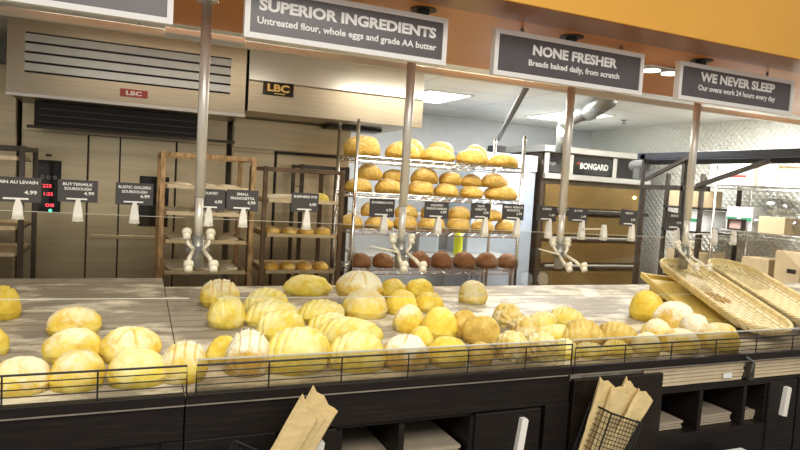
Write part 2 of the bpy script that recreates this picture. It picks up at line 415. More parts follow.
obj('deflector', MB().cyl((p.x, p.y, 2.545), (p.x, p.y, 2.505), 0.012, 10).cyl((p.x, p.y, 2.509), (p.x, p.y, 2.503), 0.028, 14), duct_m, t)

# twin downlight in the orange soffit
p = onZ(661, 69.5, 2.388)
t = thing('twin_downlight', 'recessed twin downlight glowing in the orange soffit between two signs', 'light', (p.x, p.y, 2.39))
obj('housing', MB().span((p.x-0.17, p.y-0.085, 2.378), (p.x+0.17, p.y+0.085, 2.391), 0.004), white_trim, t)
obj('recess', MB().span((p.x-0.155, p.y-0.07, 2.375), (p.x+0.155, p.y+0.07, 2.380)), conduit_m, t)
for s in (-1, 1):
    l = obj('lamp', MB().cyl((p.x+s*0.075, p.y, 2.380), (p.x+s*0.075, p.y, 2.368), 0.052, 22), lamp_warm, t)

# ================================================================== signs
def hanging_sign(x0, x1, z0, z1, lines, label, hooks, mounts):
    Y = 2.60; xc, zc = (x0+x1)/2, (z0+z1)/2
    t = thing('hanging_sign', label, 'sign', (xc, Y, z0), 'dark signs hanging over the bread table')
    obj('panel', MB().span((x0+0.01, Y-0.012, z0+0.01), (x1-0.01, Y+0.012, min(z1-0.01, 2.386))), sign_m, t)
    fr = MB(); e = 0.022; zt = z1
    fr.span((x0, Y-0.018, z0), (x1, Y+0.018, z0+e)).span((x0, Y-0.018, zt-e), (x1, Y+0.018, zt))
    fr.span((x0, Y-0.018, z0+e), (x0+e, Y+0.018, zt-e)).span((x1-e, Y-0.018, z0+e), (x1, Y+0.018, zt-e))
    obj('frame', fr, sign_white, t)
    for body, dx, zz, wd, hg, bold in lines:
        lettering('lettering', body, (xc+dx, Y-0.0135, zz), sign_white, t, wd, hg, bold)
    for hx in hooks:
        obj('hook', MB().cyl((hx, Y, zt-0.005), (hx, Y, 2.391), 0.004, 8).tube([(hx-0.012, Y, zt+0.012), (hx, Y, zt+0.026), (hx+0.012, Y, zt+0.012)], 0.003), conduit_m, t)
    for hx in mounts:
        obj('mount', MB().span((hx-0.022, Y-0.005, zt-0.01), (hx+0.022, Y+0.03, 2.391)).cyl((hx, Y+0.01, 2.386), (hx, Y+0.01, 2.391), 0.06, 20), black, t)
    return t
ZT = 2.361
hanging_sign(0.384, 1.285, 2.152, ZT, [('SUPERIOR INGREDIENTS', 0, 2.288, 0.79, 0.047, 0.045), ('Untreated flour, whole eggs and grade AA butter', 0, 2.222, 0.80, 0.037, 0.03)],
             'wide dark sign reading SUPERIOR INGREDIENTS hung over the table', (0.55,), (1.17,))
hanging_sign(1.536, 2.446, 2.146, ZT, [('NONE FRESHER', 0.02, 2.288, 0.52, 0.050, 0.045), ('Breads baked daily, from scratch', 0.02, 2.222, 0.56, 0.038, 0.03)],
             'dark white-framed sign reading NONE FRESHER', (1.69, 2.30), (1.99,))
hanging_sign(2.700, 3.618, 2.157, ZT, [('WE NEVER SLEEP', 0, 2.296, 0.60, 0.052, 0.045), ('Our ovens work 24 hours every day', 0, 2.232, 0.62, 0.040, 0.03)],
             'dark sign at the far right end reading WE NEVER SLEEP', (3.40,), (2.88,))
hanging_sign(-0.80, 0.118, 2.157, ZT, [], 'partly visible dark sign over the far left of the table', (-0.6,), (-0.2,))

# ================================================================== sneeze guard: hung posts, clamps, panes
PX = [-0.74, 0.279, 1.297, 2.315, 3.310, 4.33]
gtop = lambda x: 1.392 - 0.008*(x+0.5)
gbot = lambda x: 1.085 - 0.008*(x+0.3)
names_post = ['', 'steel guard post hung left of the rolling tray rack', 'steel guard post hanging under the SUPERIOR INGREDIENTS sign',
              'steel guard post hanging under the NONE FRESHER sign', 'steel guard post hanging under the WE NEVER SLEEP sign', 'steel guard post at the extreme right edge']
for i in (1, 2, 3, 4):
    x = PX[i]
    t = thing('guard_post', names_post[i], 'post', (x, 3.0, 1.16), 'hung posts of the glass guard')
    obj('upper_tube', MB().cyl((x, 3.0, 1.49), (x, 3.0, 2.375), 0.0230, 20), post_m, t, True)
    obj('lower_tube', MB().cyl((x, 3.0, 1.30), (x, 3.0, 1.49), 0.0185, 20), post_m, t, True)
    obj('flange', MB().cyl((x, 3.0, 2.372), (x, 3.0, 2.390), 0.05, 24), chrome, t, True)
    obj('end_sleeve', MB().cyl((x, 3.0, 1.165), (x, 3.0, 1.31), 0.027, 18), duct_m, t, True)
    obj('clamp_ring', MB().cyl((x, 3.0, 1.235), (x, 3.0, 1.265), 0.030, 20).span((x-0.05, 2.985, 1.242), (x+0.05, 3.0, 1.258)), conduit_m, t)
    for sx in (-1, 1):
        for sz in (-1, 1):
            zz = 1.25+sz*0.062; gy = 2.69+(zz-gbot(x))/(gtop(x)-gbot(x))*0.40
            q = (x+sx*0.052, gy-0.012 if gy < 3.0 else gy-0.012, zz)
            a = MB().tube([(x+sx*0.02, 2.975, 1.25), (x+sx*0.045, (2.97+q[1])/2, 1.25+sz*0.03), q], 0.0095, 8)
            arm = obj('clamp_arm', a, cream_pl, t, True)
            obj('clamp_pad', MB().cyl((q[0], q[1]-0.016, q[2]-0.012), (q[0], q[1]+0.006, q[2]+0.012), 0.017, 14).cyl((q[0], q[1]-0.012, q[2]+0.010), (q[0], q[1]+0.002, q[2]+0.024), 0.021, 14), cream_pl, arm, True)
    if i in (2, 3): obj('slim_rod', MB().cyl((x-0.19, 2.94, 1.285), (x-0.03, 2.955, 1.252), 0.003, 8, 0.006), cream_pl, t)  # slim pale rod tapering away from the clamp
plabel = ['tilted glass guard pane at the far left of the table', 'tilted glass guard pane in front of the rolling tray racks',
          'tilted glass guard pane in front of the tall bread rack', 'tilted glass guard pane in front of the deck oven', 'tilted glass guard pane at the far right over the baskets']
panes = []
for i in range(5):
    xa, xb = PX[i]+0.055, PX[i+1]-0.055
    m = MB()
    tk = Vector((0, 0.005, -0.0025))
    A = [(xa, 2.69, gbot(xa)), (xb, 2.69, gbot(xb)), (xb, 3.09, gtop(xb)), (xa, 3.09, gtop(xa))]
    m.prism(A, tk)
    t = tag(obj('glass_pane', m, pane_glass), plabel[i], 'glass pane', 'panes of the glass guard')
    obj('lower_edge', MB().tube([A[0], A[1]], 0.0019, 6), glass_edge, t)
    obj('upper_edge', MB().tube([A[3], A[2]], 0.0015, 6), glass_edge, t)

# price signs clipped along the top edge of the glass
def price_sign(cx, top, wpx, hpx, clipy, lines, price, label, tilt=0.0, fallen=False):
    Yt = 3.085
    d = depth(onY(cx, 220, Yt)); k = d/F_PX
    p = onY(cx, (top+hpx/2), Yt); W, Hh = wpx*k*0.98/ (cos(YAW*0.0) ), hpx*k
    c = onY(clipy[0], clipy[1], Yt); zc = gtop(c.x)
    t = thing('price_sign', label, 'price sign', (c.x, Yt, zc-0.01), 'price signs clipped along the glass')
    if not fallen:
        W = wpx*k/ max(0.55, cos(math.atan2(p.x, p.y)))*0.96
        obj('card', MB().box((0, 0, 0), (W, 0.004, Hh), None, 0.0008).xform(Matrix.Translation(p) @ Matrix.Rotation(tilt, 4, 'Y')), card_m, t)
        n = len(lines)
        for j, ln in enumerate(lines):
            lettering('lettering', ln, (p.x, p.y-0.0035, p.z+Hh*(0.30-0.20*j)), tag_white, t, W*min(0.85, 0.075*len(ln)), Hh*0.13, 0.03)
        lettering('price', price, (p.x+W*0.28, p.y-0.0035, p.z-Hh*0.10), tag_white, t, W*0.26, Hh*0.16, 0.03)
        obj('footer_strip', MB().box((p.x-0.02*W, p.y-0.003, p.z-Hh*0.36), (W*0.52, 0.0015, Hh*0.07)), tag_white, t)
        zb = p.z-Hh/2
    else:
        zb = zc+0.05
    cl = MB()
    x = c.x
    cl.prism([(x-0.022, Yt-0.008, zc-0.035), (x+0.022, Yt-0.008, zc-0.035), (x+0.016, Yt-0.008, zc+0.02), (x+0.008, Yt-0.008, zb+0.012), (x-0.008, Yt-0.008, zb+0.012), (x-0.016, Yt-0.008, zc+0.02)], (0, 0.024, 0))
    cl.cyl((x, Yt-0.012, zc-0.02), (x, Yt+0.018, zc-0.02), 0.017, 14)
    obj('clip', cl, white_pl, t)
    if fallen:
        a, b = fallen
        q0, q1 = onY(a[0], a[1], Yt-0.02), onY(b[0], b[1], Yt-0.01)
        obj('arm', MB().bar(q0, q1, 0.012, 0.006), cream_pl, t)
    return t
price_sign(17, 177, 44, 25, (18, 209), ['PAIN AU LEVAIN'], '4.99', 'dark price sign reading PAIN AU LEVAIN on the glass edge')
price_sign(78, 180, 37, 22, (78, 210), ['BUTTERMILK', 'SOURDOUGH'], '4.99', 'dark price sign reading BUTTERMILK SOURDOUGH')
price_sign(134.5, 183, 36, 22, (134.5, 212), ['RUSTIC GOLDEN', 'SOURDOUGH'], '4.99', 'dark price sign reading RUSTIC GOLDEN SOURDOUGH')
price_sign(210, 189, 30, 21, (208.5, 216), ['COUNTRY'], '4.99', 'dark price sign half hidden behind the steel guard post')
price_sign(242.5, 190, 32, 21, (243, 217), ['SMALL', 'FRANCHETTA'], '4.99', 'dark price sign reading SMALL FRANCHETTA')
price_sign(305, 193, 28, 19, (306.5, 219.5), ['SHEPHERD RYE'], '4.99', 'dark price sign reading SHEPHERD RYE before the dark brown tray rack')
price_sign(382, 199, 26, 18, (384, 223), ['BOHEMIAN RYE'], '4.99', 'dark price sign reading BOHEMIAN RYE')
price_sign(436.5, 202, 25, 16.5, (438, 225), ['COUNTRY', 'FRENCH BREAD'], '4.99', 'dark price sign reading COUNTRY FRENCH BREAD')
price_sign(480.5, 203, 20, 16, (485, 226), ['OLIVE', 'CIABATTA'], '3.99', 'dark price sign reading OLIVE CIABATTA')
price_sign(513, 204, 22, 16, (517, 227.5), ['SMALL FRENCH', 'BAGUETTE'], '2.99', 'dark price sign reading SMALL FRENCH BAGUETTE')
price_sign(546.5, 206, 20, 15, (549, 228.5), ['CHEESE'], '1.49', 'small brown price sign left of the hung post by the oven', 0.03)
price_sign(578, 208, 19, 14, (582, 231), ['BUTTER'], '1.49', 'small brown price sign right of the hung post by the oven', 0.04)
price_sign(604, 215, 0, 0, (604, 233), [], '', 'white clip with its arm fallen sideways in front of the oven', 0, ((583, 229), (603, 229)))
price_sign(628.5, 210, 16, 16, (632, 233), ['FRENCH'], '0.99', 'small tilted brown price sign in front of the oven right end', 0.10)
price_sign(674, 212.5, 16, 17, (677, 236), ['PETITE'], '0.99', 'small tilted brown price sign beside the right hung post', 0.12)
price_sign(714, 218, 0, 0, (715, 237), [], '', 'white clip with a bare sideways arm by the right baskets', 0, ((692, 234), (712, 234)))
price_sign(733, 222, 0, 0, (734, 238.5), [], '', 'lone white clip on the glass above the rightmost basket', 0, ((731, 232), (734, 236)))

# ================================================================== display table and counter fronts
BACK = [(-3.0, 3.74), (0.16, 3.74), (0.16, 3.52), (5.6, 3.46)]
def table_top(name, xa, xb, yb, label):
    m = MB()
    pts = [(xa, 2.0, tz(2.0)), (xb, 2.0, tz(2.0)), (xb, yb, tz(yb)), (xa, yb, tz(yb))]
    m.prism(pts, (0, 0, -0.05))
    return tag(obj(name, m, boards), label, 'tabletop', 'board tops of the bread display')
table_top('display_tabletop', -2.2, 0.163, 3.74, 'deep floured plank tabletop at the left end of the display')
table_top('display_tabletop', 0.167, 1.635, 3.52, 'floured plank tabletop piled with loaves in the middle')
table_top('display_tabletop', 1.639, 5.4, 3.47, 'floured plank tabletop holding croissants and wicker baskets')

def counter_base(x0, x1, yb, label, apron_bot, kind):
    xe = 0.022 if kind == 'b' else 0.0
    t = thing('display_counter', label, 'counter', ((x0+x1)/2, 2.3, 0), 'dark wood units of the display counter')
    obj('ledge', MB().span((x0, 1.975, 0.886), (x1+xe, 1.9995, 0.918), 0.003), wood, t)
    obj('edge_strip', MB().span((x0, 1.972, 0.8825), (x1, 1.998, 0.886)), plain('pale_edge', (0.28, 0.25, 0.21), 0.35, 0.3, 0.2, 20) if not bpy.data.materials.get('pale_edge') else bpy.data.materials['pale_edge'], t)
    obj('back_panel', MB().span((x0+0.02, yb-0.05, 0), (x1-0.02, yb-0.02, tz(yb)-0.052)), wood, t)
    return t
# left unit: closed dark front with framed panel
t = counter_base(-2.2, 0.163, 3.70, 'plain dark wood counter front at the left end', 0.76, 'a')
obj('apron', MB().span((-2.2, 1.985, 0.770), (0.163, 2.02, 0.880), 0.002), wood, t)
obj('carcass', MB().span((-2.2, 2.0, 0.0), (0.13, 2.03, 0.770)), wood, t)
obj('door', MB().span((-0.55, 1.975, 0.1), (-0.02, 1.9995, 0.755), 0.004), wood, t)
obj('end_stile', MB().span((0.10, 1.98, 0.0), (0.163, 2.0, 0.77)), wood, t)
# middle unit with cubbyholes
def cubby_unit(t, x0, x1, ztop, zbot, divs, doors, panels, yb):
    obj('cubby_shelf', MB().span((x0, 2.0, zbot-0.025), (x1, 2.50, zbot)), wood, t)
    obj('cubby_roof', MB().span((x0, 2.0, ztop), (x1, 2.50, ztop+0.015)), wood, t)
    obj('cubby_back', MB().span((x0, 2.50, 0.0), (x1, 2.52, ztop+0.015)), wood, t)
    for d in divs:
        obj('divider', MB().span((d-0.011, 1.99, zbot), (d+0.011, 2.50, ztop)), wood, t)
    obj('lower_front', MB().span((x0, 1.985, 0.0), (x1, 2.0, zbot)), wood, t)
    for a, b in panels:
        obj('stile', MB().span((a, 1.975, zbot-0.2), (b, 2.0, ztop+0.02), 0.002), wood, t)
    for a, b, hx in doors:
        dr = obj('door', MB().span((a+0.006, 1.978, zbot-0.3), (b-0.006, 1.999, ztop+0.01), 0.004), wood, t)
        obj('handle', MB().prism([(hx-0.022, 1.955, ztop-0.155), (hx+0.008, 1.955, ztop-0.16), (hx+0.024, 1.955, ztop-0.025), (hx+0.018, 1.955, ztop-0.018), (hx-0.004, 1.955, ztop-0.018)], (0, 0.022, 0)), white_pl, dr)
t = counter_base(0.167, 1.612, 3.48, 'dark wood counter with cubbyholes and apron in the middle', 0.76, 'b')
obj('apron', MB().span((0.167, 1.985, 0.765), (1.634, 2.02, 0.880), 0.002), wood, t)
def X2(px, py): return onY(px, py, 2.0).x
cubby_unit(t, 0.167, 1.612, 0.750, 0.585, [X2(338, 440), X2(400, 440), X2(470, 440)], [(X2(470, 440), X2(538, 430), X2(516, 428)), (0.45, X2(336, 440), X2(314, 445))],
           [(0.167, 0.45), (X2(540, 430), X2(563, 430))], 3.48)
obj('side_panel', MB().span((1.595, 1.98, 0), (1.612, 2.5, 0.76)), wood, t)
# right unit
t = counter_base(1.637, 5.4, 3.43, 'dark wood counter with low paper bag cubbyholes at the right', 0.8, 'c')
xs3 = [X2(575, 400), X2(658, 400), X2(699, 400), X2(743, 395), X2(764, 395), X2(793, 395)]
obj('wide_stile', MB().span((1.645, 1.97, 0.2), (xs3[1]-0.012, 2.0, 0.862), 0.003), plain('gloss_wood', (0.012, 0.008, 0.006), 0.25, 0, 0.25, 4, (1, 1, 8)), t)
obj('apron', MB().span((xs3[1], 1.985, 0.762), (5.4, 2.02, 0.790), 0.002), wood, t)
obj('trough', MB().span((xs3[0]+0.2, 2.0, 0.785), (5.4, 2.3, 0.792)).span((xs3[1], 2.3, 0.785), (5.4, 2.31, 0.879)), wood, t)
cubby_unit(t, xs3[1]-0.012, 5.4, 0.762, 0.575, xs3[1:5], [(xs3[4], xs3[5], (xs3[4]+xs3[5])/2)], [(xs3[5], xs3[5]+0.4)], 3.43)

# wire rails along the front edge
def wire_rail(xa, xb, rods, label, zb=0.922, zt=1.006, slope=0.0):
    t = thing('wire_rail', label, 'rail', ((xa+xb)/2, 1.985, zb), 'black wire rails along the front edge')
    f = MB(); y = 1.985
    f.tube([(xa, y, zb-0.004), (xa, y, zt), (xb, y, zt), (xb, y, zb-0.004)], 0.0034, 6)
    obj('frame', f, wire_black, t)
    for k in range(4):
        z = zb + (zt-zb)*k/4
        obj('wire', MB().tube([(xa, y, z), (xb, y, z)], 0.0019, 6), wire_black, t)
    for r in rods:
        obj('upright', MB().tube([(r, y-0.003, zb-0.004), (r, y-0.003, zt)], 0.0026, 6), wire_black, t)
wire_rail(-1.2, 0.168, [onY(q, 380, 2.0).x for q in (3, 98)], 'black wire rail segment at the left end')
wire_rail(0.196, 1.632, [onY(q, 370, 2.0).x for q in (268, 340, 406, 465, 522)], 'black wire rail segment in front of the batards and rolls')
wire_rail(1.650, 4.2, [onY(q, 352, 2.0).x for q in (622, 668, 712, 752, 788)], 'black wire rail segment in front of croissants and baskets', 0.915, 0.990)
# clear acrylic lip behind the rails
for xa, xb, lb in ((0.20, 1.62, 'low clear acrylic strip behind the middle wire rail'), (1.65, 4.3, 'low clear acrylic strip behind the right wire rail')):
    m = MB().span((xa, 2.010, tz(2.01)), (xb, 2.014, 1.016))
    o = tag(obj('acrylic_strip', m, acrylic), lb, 'acrylic strip', 'clear strips at the front of the table')
    obj('top_edge', MB().span((xa, 2.009, 1.014), (xb, 2.015, 1.018)), glass_edge, o)

# ================================================================== bread
def slash_list(kind, rng):
    if kind == 'batard': return [((-1.0+0.34*k, -0.6), (-0.36+0.34*k, 0.5)) for k in range(5)]
    if kind == 'twist': return [((-0.86+0.24*k, -0.75), (-0.62+0.26*k, 0.75)) for k in range(7)]
    if kind == 'long': return [((-0.6, 0.05), (0.6, -0.05))]
    if kind == 'checker': return [((-0.8, a), (0.8, a+0.1)) for a in (-0.33, 0.12, 0.5)] + [((a, -0.8), (a+0.1, 0.8)) for a in (-0.45, 0.0, 0.45)]
    if kind == 'flower': return [((0.24*cos(a), 0.24*sin(a)), (0.85*cos(a), 0.85*sin(a))) for a in [2*pi*k/8+0.2 for k in range(8)]]
    if kind == 'cross': return [((-0.6, -0.2), (0.6, 0.25)), ((-0.15, -0.6), (0.2, 0.6))]
    if kind == 'arc': return [((-0.55, -0.15), (0.0, 0.22)), ((0.0, 0.22), (0.55, 0.05))]
    return []
def seg_d(p, a, b):
    ax, ay = a; bx, by = b; dx, dy = bx-ax, by-ay
    tt = max(0, min(1, ((p[0]-ax)*dx+(p[1]-ay)*dy)/(dx*dx+dy*dy+1e-9)))
    return hypot(p[0]-ax-tt*dx, p[1]-ay-tt*dy)
def loaf_mesh(kind, L, W, H, seed, lump=0.05, pointed=0.0, res=(72, 36)):
    rng = random.Random(seed); bm = bmesh.new(); nu, nv = res
    sl = slash_list(kind, rng); off = Vector((rng.uniform(-50, 50), rng.uniform(-50, 50), rng.uniform(-50, 50)))
    lay = bm.verts.layers.float.new('slash'); dl = bm.verts.layers.float.new('dust'); rings = []
    hb = 0.30
    def pt(th, ph):
        s = sin(ph); z = cos(ph)
        e = 0.96
        ux, uy = cos(th), sin(th)
        x = math.copysign(abs(ux)**e, ux)*s**0.94 if s > 0 else 0; y = math.copysign(abs(uy)**e, uy)*s**0.94 if s > 0 else 0
        if pointed: y *= (1-pointed*abs(x)**2.2)
        n1 = noise.noise(Vector((x*1.3, y*1.3, z*1.3))+off); n2 = noise.noise(Vector((x*4, y*4, z*4))+off)
        r = 1+lump*(1.6*n1+0.7*n2)
        if kind == 'cheese': r += 0.16*noise.noise(Vector((x*5, y*5, z*5))+off) + 0.12*abs(noise.noise(Vector((x*11, y*11, z*11))-off))
        r += 0.012*noise.noise(Vector((x*9, y*9, z*9))+off)
        mask = 0.0
        if z > -0.1:
            for a, b in sl:
                d = seg_d((x, y), a, b); wd = dict(checker=0.065, batard=0.075, flower=0.07, twist=0.055).get(kind, 0.085)
                if d < wd*1.9:
                    g = max(0, 1-d/wd); mask = max(mask, g)
                    r += -0.070*g + 0.040*max(0, 1-abs(d-wd*1.3)/(wd*0.6))*(0 if hypot(x, y) < 0.3 and kind == 'flower' else 1)
        zz = z*(1-hb) if z > 0 else z*hb*0.95
        if z < -0.35: zz = -hb*0.8-0.02*(abs(z)-0.35)
        return Vector((x*r*L/2, y*r*W/2, (zz*(r if z > 0 else 1)+hb*0.82)*H)), mask
    top, mk = pt(0, 0.0001); vt = bm.verts.new(top); vt[lay] = mk; vt[dl] = 0.85
    for j in range(1, nv):
        ring = []
        for i in range(nu):
            p, mk = pt(2*pi*i/nu, pi*j/nv); v = bm.verts.new(p); v[lay] = mk; v[dl] = max(0, cos(pi*j/nv)-0.15); ring.append(v)
        rings.append(ring)
    vb = bm.verts.new(pt(0, pi-0.0001)[0])
    for i in range(nu):
        bm.faces.new((vt, rings[0][i], rings[0][(i+1) % nu])); bm.faces.new((vb, rings[-1][(i+1) % nu], rings[-1][i]))
        for j in range(nv-2): bm.faces.new((rings[j][i], rings[j+1][i], rings[j+1][(i+1) % nu], rings[j][(i+1) % nu]))
    me = bpy.data.meshes.new('loaf'); bmesh.ops.recalc_face_normals(bm, faces=bm.faces); bm.to_mesh(me); bm.free()
    zmin = min(v.co.z for v in me.vertices); me.transform(Matrix.Translation((0, 0, -zmin)))
    for p in me.polygons: p.use_smooth = True
    return me
def croissant_mesh(L, W, H, seed):
    me = loaf_mesh('twist', L, W, H, seed, 0.06, 0.72)
    for v in me.vertices:
        x = v.co.x/(L/2); v.co.y += (0.28*x*x-0.10)*W*(1 if seed % 2 else -1); v.co.z *= 1-0.25*abs(x)**3
    return me

CR = dict(c=crust_cheese, g=crust_gold, f=crust_flour, p=crust_pale, w=crust_white, s=crust_swirl, b=crust_brown, r=crust_rack)
# name, slash kind, crust, x0,y0,x1,y1 (whole outline), depth ratio, yaw deg, lift, label
G1, G2, G3, G4, G5, G6 = ('round loaves at the left end', 'scored loaves beside the left joint', 'oblong loaves in the middle', 'smooth rolls in the middle', 'cheese rolls and croissants', 'floured rolls beside the baskets')
BREAD = [
 ('loaf', 'checker', 'g', -22, 288, 18, 323, 0.9, 0, 0, 'golden scored loaf cut by the left edge, farther of the two', G1),
 ('loaf', 'arc', 'g', -26, 326, 7, 359, 0.9, 20, 0, 'golden loaf cut by the left edge, nearer of the two', G1),
 ('loaf', 'arc', 'f', 48, 309, 100, 338, 0.62, 10, 0, 'smooth oval loaf farthest back in the left column of three', G1),
 ('loaf', 'arc', 'f', 44, 331, 102, 366, 0.66, 0, 0, 'floured oval loaf in the middle of the left column of three', G1),
 ('loaf', '', 'f', 51, 352, 104, 394, 0.8, 0, 0, 'pale round loaf right behind the left wire rail, front of three', G1),
 ('loaf', '', 'f', -5, 359, 48, 398, 0.8, 0, 0, 'round loaf in the front left corner behind the rail', G1),
 ('loaf', 'flower', 'f', 101, 330, 160, 366, 0.75, 0, 0, 'slashed round loaf behind the rail, back one of the pair', G1),
 ('loaf', 'arc', 'p', 108, 352, 166, 390, 0.75, 0, 0, 'round loaf touching the end of the left rail, front one of the pair', G1),
 ('loaf', 'checker', 'f', 160, 331, 206, 386, 0.7, 0, 0, 'tall floury checkered loaf standing over the table joint', G2),
 ('loaf', 'checker', 'f', 200, 282, 239, 310, 0.9, 0, 0, 'floury checkered loaf farthest back in its row', G2),
 ('loaf', 'checker', 'p', 207, 297, 245, 331, 0.8, 20, 0, 'floury loaf just in front of the farthest checkered one', G2),
 ('loaf', 'cross', 'g', 204, 318, 240, 366, 0.6, 25, 0, 'yellow loaf squeezed between two checkered loaves', G2),
 ('loaf', 'checker', 'w', 224, 329, 270, 379, 0.75, 0, 0, 'white checkered round loaf right at the middle rail', G2),
 ('loaf', 'batard', 'p', 241, 290, 290, 318, 0.6, 15, 0, 'oblong slashed loaf at the back left of its pile', G3),
 ('loaf', 'batard', 'p', 244, 302, 299, 330, 0.6, 10, 0, 'oblong slashed loaf second from back left', G3),
 ('loaf', 'batard', 'p', 254, 312, 306, 342, 0.6, 15, 0, 'oblong slashed loaf third from back left', G3),
 ('loaf', 'long', 'p', 283, 277, 331, 298, 0.55, 0, 0, 'lone pale golden oblong loaf lying far back on the table', G3),
 ('loaf', 'batard', 'p', 262, 325, 331, 377, 0.64, 10, 0, 'big oblong loaf behind the middle rail, left of the pair', G3),
 ('loaf', 'batard', 'p', 297, 302, 345, 326, 0.6, 10, 0, 'oblong loaf in front of the lone far loaf', G3),
 ('loaf', 'batard', 'p', 304, 315, 354, 340, 0.6, 15, 0, 'oblong loaf at the heart of the pile', G3),
 ('loaf', 'batard', 'p', 315, 319, 382, 352, 0.5, -10, 0, 'long slashed loaf lying just behind the right front one', G3),
 ('loaf', 'batard', 'p', 326, 331, 387, 375, 0.62, 5, 0, 'big oblong loaf behind the middle rail, right of the pair', G3),
 ('loaf', '', 'f', 341, 291, 387, 321, 0.85, 0, 0, 'flat round loaf under the petal-cut white loaf', G3),
 ('loaf', 'flower', 'w', 334, 273, 383, 301, 0.85, 0, 1, 'white petal-cut round loaf resting on another loaf', G3),
 ('roll', '', 'g', 379, 281, 406, 301, 0.9, 0, 0, 'smooth yellow roll at the back left of the rolls', G4),
 ('roll', '', 'g', 404, 281, 434, 300, 0.9, 0, 0, 'smooth yellow roll at the back right of the rolls', G4),
 ('roll', '', 'g', 384, 292, 417, 317, 0.85, 0, 0, 'yellow roll in the second row, left one', G4),
 ('roll', 'arc', 'g', 413, 294, 443, 314, 0.85, 0, 0, 'yellow roll in the second row, right one', G4),
 ('roll', 'arc', 'f', 392, 308, 425, 335, 0.85, 0, 0, 'flour-dusted roll in the third row', G4),
 ('roll', '', 'g', 408, 323, 433, 350, 0.85, 0, 0, 'small yellow roll nearly hidden under the big oval one', G4),
 ('roll', '', 'g', 419, 306, 457, 342, 0.75, 10, 0, 'largest smooth oval yellow roll amid the others', G4),
 ('roll', 'arc', 's', 448, 306, 479, 340, 0.85, 0, 0, 'roll behind the brownish oval roll', G4),
 ('roll', '', 's', 460, 317, 500, 347, 0.75, -10, 0, 'brownish oval roll at the right of the rolls', G4),
 ('roll', '', 'g', 425, 339, 468, 369, 0.7, 0, 0, 'wide yellow roll right behind the middle rail', G4),
 ('loaf', 'cross', 'w', 379, 337, 429, 373, 0.8, 0, 0, 'white cross-cut loaf right behind the middle rail', G4),
 ('roll', '', 's', 466, 340, 493, 367, 0.8, 0, 0, 'tan roll behind the rail under the brownish oval roll', G4),
 ('roll', 'arc', 'f', 457, 283, 487, 306, 0.9, 0, 0, 'lone floury roll standing alone far back', G4),
 ('roll', 'cheese', 'c', 492, 306, 521, 329, 0.9, 0, 0, 'lumpy cheese roll farthest back of the four', G5),
 ('roll', 'cheese', 'c', 493, 328, 527, 363, 0.8, 0, 0, 'lumpy cheese roll at the rail, left of the two front ones', G5),
 ('roll', 'cheese', 'c', 510, 318, 537, 342, 0.9, 0, 0, 'lumpy cheese roll in the middle of the four', G5),
 ('roll', 'cheese', 'c', 523, 335, 557, 364, 0.8, 0, 0, 'lumpy cheese roll at the rail, right of the two front ones', G5),
 ('croissant', '', 'p', 525, 310, 558, 332, 0.7, 20, 0, 'croissant at the back left beside the cheese rolls', G5),
 ('croissant', '', 'p', 549, 306, 582, 328, 0.7, -10, 0, 'croissant farthest back on its own', G5),
 ('croissant', '', 'p', 537, 324, 577, 345, 0.6, 10, 0, 'pale croissant below the two back croissants', G5),
 ('croissant', '', 's', 556, 317, 597, 347, 0.7, 15, 0, 'browner twisted croissant, left of the two brown ones', G5),
 ('croissant', '', 's', 596, 318, 634, 348, 0.7, -10, 0, 'browner twisted croissant, right of the two brown ones', G5),
 ('croissant', '', 'p', 549, 338, 578, 361, 0.7, 0, 0, 'croissant at the rail beside the cheese roll', G5),
 ('croissant', '', 'p', 573, 341, 603, 360, 0.7, 0, 0, 'croissant at the rail under the left brown one', G5),
 ('croissant', '', 'p', 600, 340, 630, 359, 0.7, 10, 0, 'croissant at the rail under the right brown one', G5),
 ('roll', 'arc', 'g', 628, 287, 663, 323, 0.9, 10, 0, 'big golden roll standing at the crate corner', G6),
 ('roll', 'long', 'w', 650, 303, 696, 337, 0.7, 10, 0, 'white-dusted roll leaning on the left basket', G6),
 ('roll', 'arc', 'f', 640, 321, 672, 345, 0.7, 0, 0, 'floury roll second from the rail, left', G6),
 ('roll', 'arc', 'w', 676, 312, 707, 342, 0.8, 0, 0, 'white-dusted roll second from the rail, right', G6),
 ('roll', 'arc', 'f', 658, 330, 700, 355, 0.6, 10, 0, 'floury roll right behind the rail, centre of three', G6),
 ('roll', 'long', 'f', 696, 324, 740, 353, 0.6, 10, 0, 'floury roll right behind the rail in front of the baskets', G6),
 ('roll', '', 'f', 630, 334, 660, 357, 0.7, 0, 0, 'floury roll right behind the rail, left of three', G6),
]
placed = []
for n, (nm, kd, cr, x0, y0, x1, y1, rt, yaw, lift, label, grp) in enumerate(BREAD):
    cx = (x0+x1)/2; lf = 0.075 if lift == 1 else lift
    p = onT(cx, y1-1.5, lf)
    for _ in range(3):                            # nearest foot of the loaf -> its centre
        k = depth(p)/F_PX; wd = (x1-x0)*k; dp = wd*rt
        c = p + Vector((p.x, p.y, 0)).normalized()*dp*0.42
    hh = (y1-y0)*k; dn = (CAM_H-p.z)/p.y
    H = sqrt(max((0.45*dp)**2, hh*hh-(dp*dn*0.85)**2)); H = min(H, wd*(1.0 if kd == 'checker' else 0.86), (1.05 if kd in ('batard', 'long') else 1.3)*dp); H = max(H, 0.45*dp)
    c.z = tz(c.y)+lf
    placed.append([nm, kd, cr, c, wd, dp, H, yaw, label, grp, lf])
